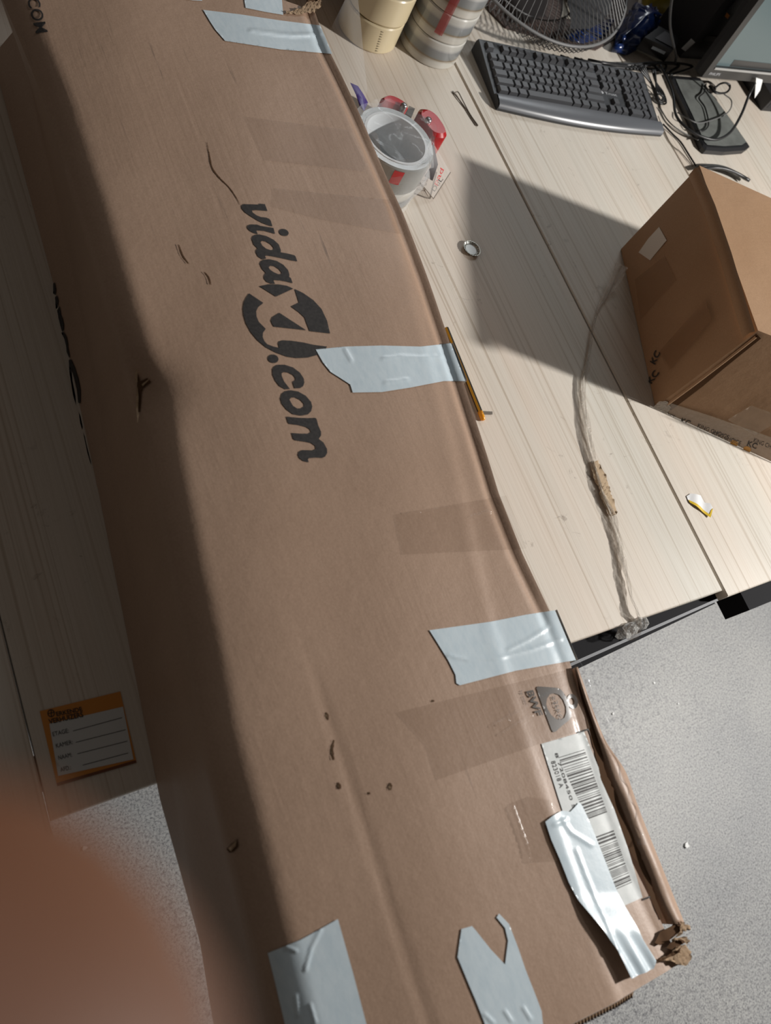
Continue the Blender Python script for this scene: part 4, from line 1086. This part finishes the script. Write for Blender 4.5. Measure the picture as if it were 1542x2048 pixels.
# ------------------------------------------------------------------ cables, bags and boxes by the monitor
wire('monitor_cable', 'thick black cable looping over the monitor foot', 'cable', [(1320, 130, .03), (1335, 160, .025), (1346, 190, .02), (1352, 230, .018), (1372, 255, .02), (1400, 272, .022), (1432, 279, .024), (1460, 265, .03), (1482, 230, .045), (1498, 190, .07), (1510, 166, .095)], .0030)
wire('thin_cable', 'thin black cable curling over the grey foot plate', 'cable', [(1412, 168, .02), (1408, 185, .02), (1398, 196, .02), (1410, 215, .019), (1417, 245, .019), (1412, 258, .019), (1400, 262, .019), (1390, 252, .018)], .0016)
wire('grey_cable', 'thin grey cable arcing across the foot plate', 'cable', [(1448, 188, .02), (1462, 200, .02), (1462, 215, .02), (1452, 228, .02), (1430, 238, .02), (1400, 246, .02), (1380, 240, .02), (1355, 225, .006)], .0014, 'cable_grey')
wire('keyboard_cable', 'black keyboard cable running to the tan carton', 'cable', [(1326, 248, .006), (1345, 268, .003), (1362, 285, .003), (1378, 310, .003), (1392, 332, .003)], .0018)
wire('mouse_cable', 'fine dark cable running beside the keyboard cable', 'cable', [(1316, 232, .004), (1340, 285, .002), (1362, 305, .002), (1386, 333, .002)], .0009, 'rust')
wire('lead_cable', 'grey-brown lead lying from keyboard to monitor foot', 'cable', [(1320, 215, .004), (1335, 240, .004), (1355, 258, .004), (1385, 275, .004), (1396, 280, .014)], .0013, 'cable_grey')
R = random.Random(3)
for i in range(4):
    wire('looped_cable', ['bundled black cable loop right of the keyboard, outermost', 'bundled black cable loop right of the keyboard, widest', 'bundled black cable loop right of the keyboard, uppermost', 'short bundled black cable loop right of the keyboard'][i], 'cable',
         [(1288 - 3 * i, 130 + 3 * i, .03), (1300 + 2 * i, 160 + 4 * i, .015), (1308 + 3 * i, 185 + 5 * i, .008 + .002 * i), (1318 + 2 * i, 205 - 2 * i, .006 + .002 * i), (1332 - 2 * i, 206 - 5 * i, .006 + .002 * i), (1326 - 4 * i, 185, .010 + .003 * i), (1312, 165, .016 + .003 * i), (1304 + 2 * i, 140, .03)], .0021, 'cable', 'cable loops beside the keyboard')
for i in range(3):
    wire('coiled_cable', ['tight black cable coil under the monitor edge, lower turn', 'tight black cable coil under the monitor edge, middle turn', 'tight black cable coil under the monitor edge, upper turn'][i], 'cable',
         [(1418, 172, .02), (1432, 184 + i, .018 + .003 * i), (1450 + 2 * i, 186 - i, .018 + .003 * i), (1460, 176 - 2 * i, .02 + .003 * i), (1452, 166, .022 + .003 * i), (1440, 168, .022 + .003 * i), (1430, 176, .024 + .003 * i)], .0022, 'cable', 'cable coil under the monitor')
for i in range(6):
    x = 1150 + 28 * i
    wire('trailing_cable', ['black cable behind the keyboard, first beside the fan', 'black cable behind the keyboard, crossing under the fan rim', 'black cable behind the keyboard, below the blue bag', 'black cable behind the keyboard, against the white booklet', 'black cable behind the keyboard, thick and sagging', 'black cable behind the keyboard, ending at the monitor neck'][i], 'cable',
         [(x - 30, 112 + 4 * i, .006), (x, 122 + 2 * i, .012 + .004 * (i % 3)), (x + 45, 128 + 3 * math.sin(i), .014 + .003 * (i % 2)), (x + 95, 132 + 4 * math.cos(i), .012), (1310 + 6 * i, 140 + 2 * i, .012 + .004 * (i % 3))], .0026 if i % 2 else .0034, 'cable', 'cables behind the keyboard')
wire('hanging_cable', 'black cable hanging in front of the yellow bag', 'cable', [(1350, -30, .25), (1342, 10, .2), (1340, 50, .15), (1346, 85, .10), (1352, 110, .05), (1350, 128, .02)], .0028)
# white cable tag
tg = [U(1512, 156, .09), U(1525, 160, .088), U(1520, 180, .07), U(1509, 196, .055)]
tag(MB().hexa([p - Vector((0, .001, 0)) for p in tg] + [p + Vector((0, .001, .0005)) for p in tg]).build('cable_tag', 'white'), 'white paper tag hanging on the monitor cable', 'tag')
# dark device under the monitor
dv = U(1530, 205, .0)
o = thing('docking_box', 'black plastic box half hidden under the monitor edge', 'box', (dv.x + .06, dv.y + .03, TZ))
MB().box((dv.x - .04, dv.y - .03, TZ + .001), (dv.x + .2, dv.y + .12, TZ + .038)).build('shell', 'black', o)
MB().box((dv.x - .03, dv.y - .0305, TZ + .010), (dv.x + .19, dv.y - .0301, TZ + .028)).build('front_panel', 'blackmat', o)
# braided coil behind the carton
p = U(1440, 343, .004); hk = thing('cable_hank', 'dark braided cable hank lying behind the tan carton', 'cable', (p.x, p.y, TZ))
for i in range(4):
    P = [U(1394 + 32 * t + i * 3, 334 + 1.5 * i - 6 * math.sin(t * 1.1) + 22 * t * t / 9, .006 + .004 * i + .002 * math.sin(t * 3 + i)) for t in [k * .25 for k in range(13)]]
    MB().tube(P, .0035, 7).build('strand', 'cable' if i % 2 else 'cable_grey', hk, smooth=True)
# bags, papers and boxes at the back
def crumple(name, label, cat, loop, h0, height, m, seed, amp=.008, lean=(0, 0)):
    """soft bag: outline on the table drawn in, rising to a crumpled top"""
    R = random.Random(seed); L = [U(x, y, h0) for x, y in loop]; c = sum(L, Vector()) / len(L); D = []
    for i in range(len(L)):
        for k in range(4): D.append(L[i].lerp(L[(i + 1) % len(L)], k / 4))
    n = len(D); v = []; f = []; lay = 9
    for j in range(lay):
        t = j / (lay - 1); s = math.sqrt(max(0, 1 - (t * .97) ** 2.6))
        for p in D:
            q = c + (p - c) * s; v.append(Vector((q.x + R.uniform(-amp, amp) * (t > 0) + lean[0] * t, q.y + R.uniform(-amp, amp) * (t > 0) + lean[1] * t, TZ + max(.001, h0 + t * height + R.uniform(-amp, amp) * .5 * (t > 0)))))
    for j in range(lay - 1):
        for i in range(n): f.append((j * n + i, j * n + (i + 1) % n, (j + 1) * n + (i + 1) % n, (j + 1) * n + i))
    f += [tuple(range(n - 1, -1, -1)), tuple((lay - 1) * n + i for i in range(n))]
    return tag(mk(name, v, f, m, None, smooth=True), label, cat)
M['bluebag'] = mat('blue_bag_plastic', (.006, .022, .10), .22, spec=.6)
crumple('blue_bag', 'crumpled shiny dark blue plastic bag behind the keyboard', 'bag', [(1222, 104), (1256, 110), (1284, 94), (1306, 66), (1296, 38), (1256, 30), (1236, 58)], .002, .055, 'bluebag', 5)
crumple('navy_bag', 'low dark blue plastic bag showing through the fan guard', 'bag', [(1130, 78), (1165, 88), (1212, 72), (1226, 42), (1190, 48), (1150, 56)], .0045, .012, 'bluebag', 8, .003)
yb = crumple('snack_bag', 'yellow and red printed snack bag behind the blue bag', 'bag', [(1284, 20), (1337, 28), (1362, -4), (1352, -60), (1284, -60)], .002, .15, None or 'white', 6, .006)
m_ = mat('yellow_red_print', (.5, .4, .05), .35); t_ = NT(m_)
c_ = t_.n('ShaderNodeTexCoord'); s_ = t_.n('ShaderNodeSeparateXYZ'); t_.l(c_.outputs['Object'], s_.inputs[0])
ff_ = t_.math('SUBTRACT', s_.outputs[2], TZ); ff_ = t_.math('ADD', ff_, t_.math('MULTIPLY', t_.noise(t_.coords(), 9, 2), .06))
t_.color(t_.ramp(t_.math('MULTIPLY', ff_, 5.0), [(.0, (.55, .42, .04)), (.50, (.55, .42, .04)), (.55, (.30, .05, .02)), (.68, (.32, .06, .03)), (.75, (.25, .22, .16)), (1, (.12, .16, .10))]))
yb.data.materials.clear(); yb.data.materials.append(m_)
bs = [U(x, y, .0) for x, y in ((975, 22), (1010, 58), (1100, 84), (1190, 102), (1262, 60), (1290, -60), (960, -60))]  # flat dark sheet added to stand in for the shade around the fan
bst = thing('shade_sheet', 'dark brown sheet added to paint the shade under the tipped fan', 'painted shade', (bs[1].x, bs[1].y, TZ))
n = len(bs); mk('shade_sheet_body', [p + Vector((0, 0, .0008)) for p in bs] + [p + Vector((0, 0, .0035)) for p in bs], [tuple(range(n - 1, -1, -1)), tuple(range(n, 2 * n))] + [(i, (i + 1) % n, n + (i + 1) % n, n + i) for i in range(n)], mat('painted_shade_brown', (.075, .05, .042), .7), bst)
pq = [U(x, y, .004) for x, y in ((1122, 34), (1168, 44), (1205, 22), (1190, -20), (1130, -20))]
tag(mk('cream_paper', [p for p in pq] + [p + Vector((0, 0, .001)) for p in pq], [(4, 3, 2, 1, 0), (5, 6, 7, 8, 9)] + [(i, (i + 1) % 5, 5 + (i + 1) % 5, 5 + i) for i in range(5)], mat('cream_sheet', (.58, .54, .45), .7)), 'cream paper sheet on the dark sheet under the fan', 'paper')
wire('fan_cable', 'thick black cable curving on the dark sheet under the fan', 'cable', [(1128, -30, .012), (1140, 10, .012), (1150, 34, .010), (1172, 44, .009), (1185, 34, .012), (1192, 5, .014), (1180, -30, .016)], .0045)
# booklet / router pieces
bk = [U(x, y, .004) for x, y in ((1272, 98), (1322, 124), (1332, 120), (1300, 92))]
bkt = thing('white_booklet', 'white booklet lying under the black adapter', 'booklet', (bk[0].x, bk[0].y, TZ))
MB().hexa([Vector((p.x, p.y, TZ + .001)) for p in bk] + [Vector((p.x, p.y, TZ + .012)) for p in bk]).build('cover', mat('booklet_paper', (.55, .54, .48), .6), bkt)
ad_ = [U(x, y, .02) for x, y in ((1276, 92), (1332, 118), (1350, 92), (1306, 70))]
adp = thing('power_adapter', 'black power adapter with a grey rating sticker beside the blue bag', 'adapter', (ad_[0].x, ad_[0].y, TZ))
MB().hexa([Vector((p.x, p.y, TZ + .013)) for p in ad_] + [Vector((p.x, p.y, TZ + .042)) for p in ad_]).build('housing', 'black', adp)
st = [U(x, y, .0435) for x, y in ((1302, 97), (1328, 109), (1332, 104), (1306, 92))]
mk('rating_sticker', st, [(0, 1, 2, 3)], mat('grey_sticker', (.16, .16, .15), .5), adp)
gl = [U(x, y, .0436) for x, y in ((1310, 76), (1348, 96), (1344, 70), (1330, 62))]
mk('grey_panel', gl, [(0, 1, 2, 3)], mat('grey_panel_plastic', (.13, .13, .14), .4), adp)
# tower box behind the monitor
tb0 = U(1362, 118, .0); tw = thing('computer_case', 'black computer case behind the monitor with a small orange square', 'computer', (tb0.x + .085, tb0.y + .028, TZ), (0, 0, math.radians(3)))
MB().box((-.09, -.02, .001), (.22, .09, .26)).build('case', 'blackmat', tw, local=True)
MB().box((-.06, -.0225, .05), (.10, -.0205, .062)).build('drive_slot', 'black', tw, local=True)
MB().box((-.06, -.0225, .12), (.12, -.0205, .165)).build('front_panel', 'black', tw, local=True)
fm = Matrix.Translation(tw.location) @ Matrix.Rotation(math.radians(3), 4, 'Z')
fn_ = (fm.to_3x3() @ Vector((0, -1, 0))).normalized(); un_c = UP_plane(fm @ Vector((0, -.0226, .1)), fn_); fi = fm.inverted()
def case_patch(name, loop, m):
    q = [fi @ (un_c(x, y) + fn_ * .0012) for x, y in loop]
    mk(name, q, [tuple(range(len(q)))], m, tw, local=True)
case_patch('orange_square', [(1449, 32), (1453, 24), (1459, 30), (1455, 37)], mat('orange_sticker', (.70, .24, .03), .5))
case_patch('grey_sticker', [(1362, 96), (1382, 76), (1390, 84), (1370, 102)], 'print_grey')
# brown carton behind the rolls
k0 = U(970, 47); bc2 = thing('back_carton', 'dark brown carton standing behind the tape rolls', 'carton', (.62, 1.5, TZ), (0, 0, math.radians(-6)))
M['card3'] = cardboard_mat('dark_cardboard', (.14, .085, .055), (.18, .11, .07), 45, 'X', .2)
MB().box((-.32, -.22, .001), (.36, .3, .24)).build('carton_body', 'card3', bc2, local=True)
MB().box((-.32, .025, .2402), (.36, .075, .2408)).build('sealing_tape', 'buff', bc2, local=True)

# ------------------------------------------------------------------ hand of the person holding the camera
M['skin'] = mat('skin', (.14, .054, .024), .5, **{'Subsurface Weight': .15}); M['skin'].node_tree.nodes['Principled BSDF'].inputs['Subsurface Radius'].default_value = (.01, .004, .002)  # skin tone darkened, so the shade on the finger is in its colour
cw = lambda x, y, z: CAM + RIGHT * x + UP * y - FWD * z        # camera-relative metres: right, up, towards the back
J = {}
def jn(k, p, r, par): J[k] = (Vector(p), r, par)
jn('wrist', (-.100, -.110, .085), .024, None); jn('arm', (-.125, -.185, .17), .029, 'wrist'); jn('elbow', (-.15, -.27, .27), .036, 'arm')
jn('palm', (-.090, -.082, .045), .022, 'wrist')
jn('i0', (-.074, -.052, .018), .0125, 'palm'); jn('i1', (-.058, -.052, -.018), .0112, 'i0'); jn('i2', (-.0385, -.0420, -.0330), .0108, 'i1'); jn('i3', (-.0195, -.0245, -.0320), .0155, 'i2'); jn('i4', (-.0122, -.0166, -.0295), .0140, 'i3')
jn('m0', (-.084, -.068, .012), .0125, 'palm'); jn('m1', (-.072, -.083, -.022), .0105, 'm0'); jn('m2', (-.048, -.092, -.030), .0095, 'm1'); jn('m3', (-.030, -.090, -.020), .0085, 'm2')
jn('r0', (-.090, -.088, .014), .012, 'palm'); jn('r1', (-.080, -.107, -.014), .010, 'r0'); jn('r2', (-.057, -.114, -.020), .009, 'r1'); jn('r3', (-.040, -.110, -.010), .008, 'r2')
jn('l0', (-.094, -.104, .022), .0115, 'palm'); jn('l1', (-.086, -.124, -.002), .009, 'l0'); jn('l2', (-.068, -.130, -.006), .008, 'l1'); jn('l3', (-.054, -.126, .002), .007, 'l2')
jn('t0', (-.066, -.092, .060), .015, 'wrist'); jn('t1', (-.042, -.082, .050), .0125, 't0'); jn('t2', (-.022, -.078, .036), .011, 't1'); jn('t3', (-.010, -.076, .026), .0095, 't2')
names = list(J); me = bpy.data.meshes.new('hand')
hb = cw(*J['wrist'][0])
me.from_pydata([tuple(cw(*J[k][0]) - hb) for k in names], [(names.index(k), names.index(J[k][2])) for k in names if J[k][2]], [])
hand = bpy.data.objects.new('person', me); COL.objects.link(hand); hand.location = hb
tag(hand, 'blurred bare hand with a fingertip reaching in front of the lens', 'person')
hand.modifiers.new('skin', 'SKIN')
sv = me.skin_vertices[0].data
for i, k in enumerate(names): sv[i].radius = (J[k][1], J[k][1]); sv[i].use_root = (k == 'wrist')
ss_ = hand.modifiers.new('sub', 'SUBSURF'); ss_.levels = 2; ss_.render_levels = 2
hand.modifiers['skin'].use_smooth_shade = True
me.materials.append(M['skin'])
# sleeve on the forearm and the fingernail
sl = MB().tube([cw(-.118, -.163, .145), cw(-.128, -.195, .182), cw(-.14, -.235, .23), cw(-.155, -.285, .288)], [.037, .040, .044, .048], 20)
sl.build('sleeve', mat('dark_sleeve', (.03, .035, .05), .9), hand)

ph = thing('smartphone', 'dark slim smartphone held in the blurred hand', 'phone', cw(-.0175, -.055, .005))
pr = [cw(x, y, z) for z in (.0015, .0095) for x, y in ((-.055, -.132), (.020, -.132), (.020, .020), (-.055, .020))]
MB().hexa(pr).build('phone_body', 'black', ph)
sc_ = [cw(x, y, .0098) for x, y in ((-.052, -.128), (.017, -.128), (.017, .016), (-.052, .016))]
mk('phone_screen', sc_, [(0, 1, 2, 3)], mat('phone_glass', (.02, .02, .025), .08), ph)
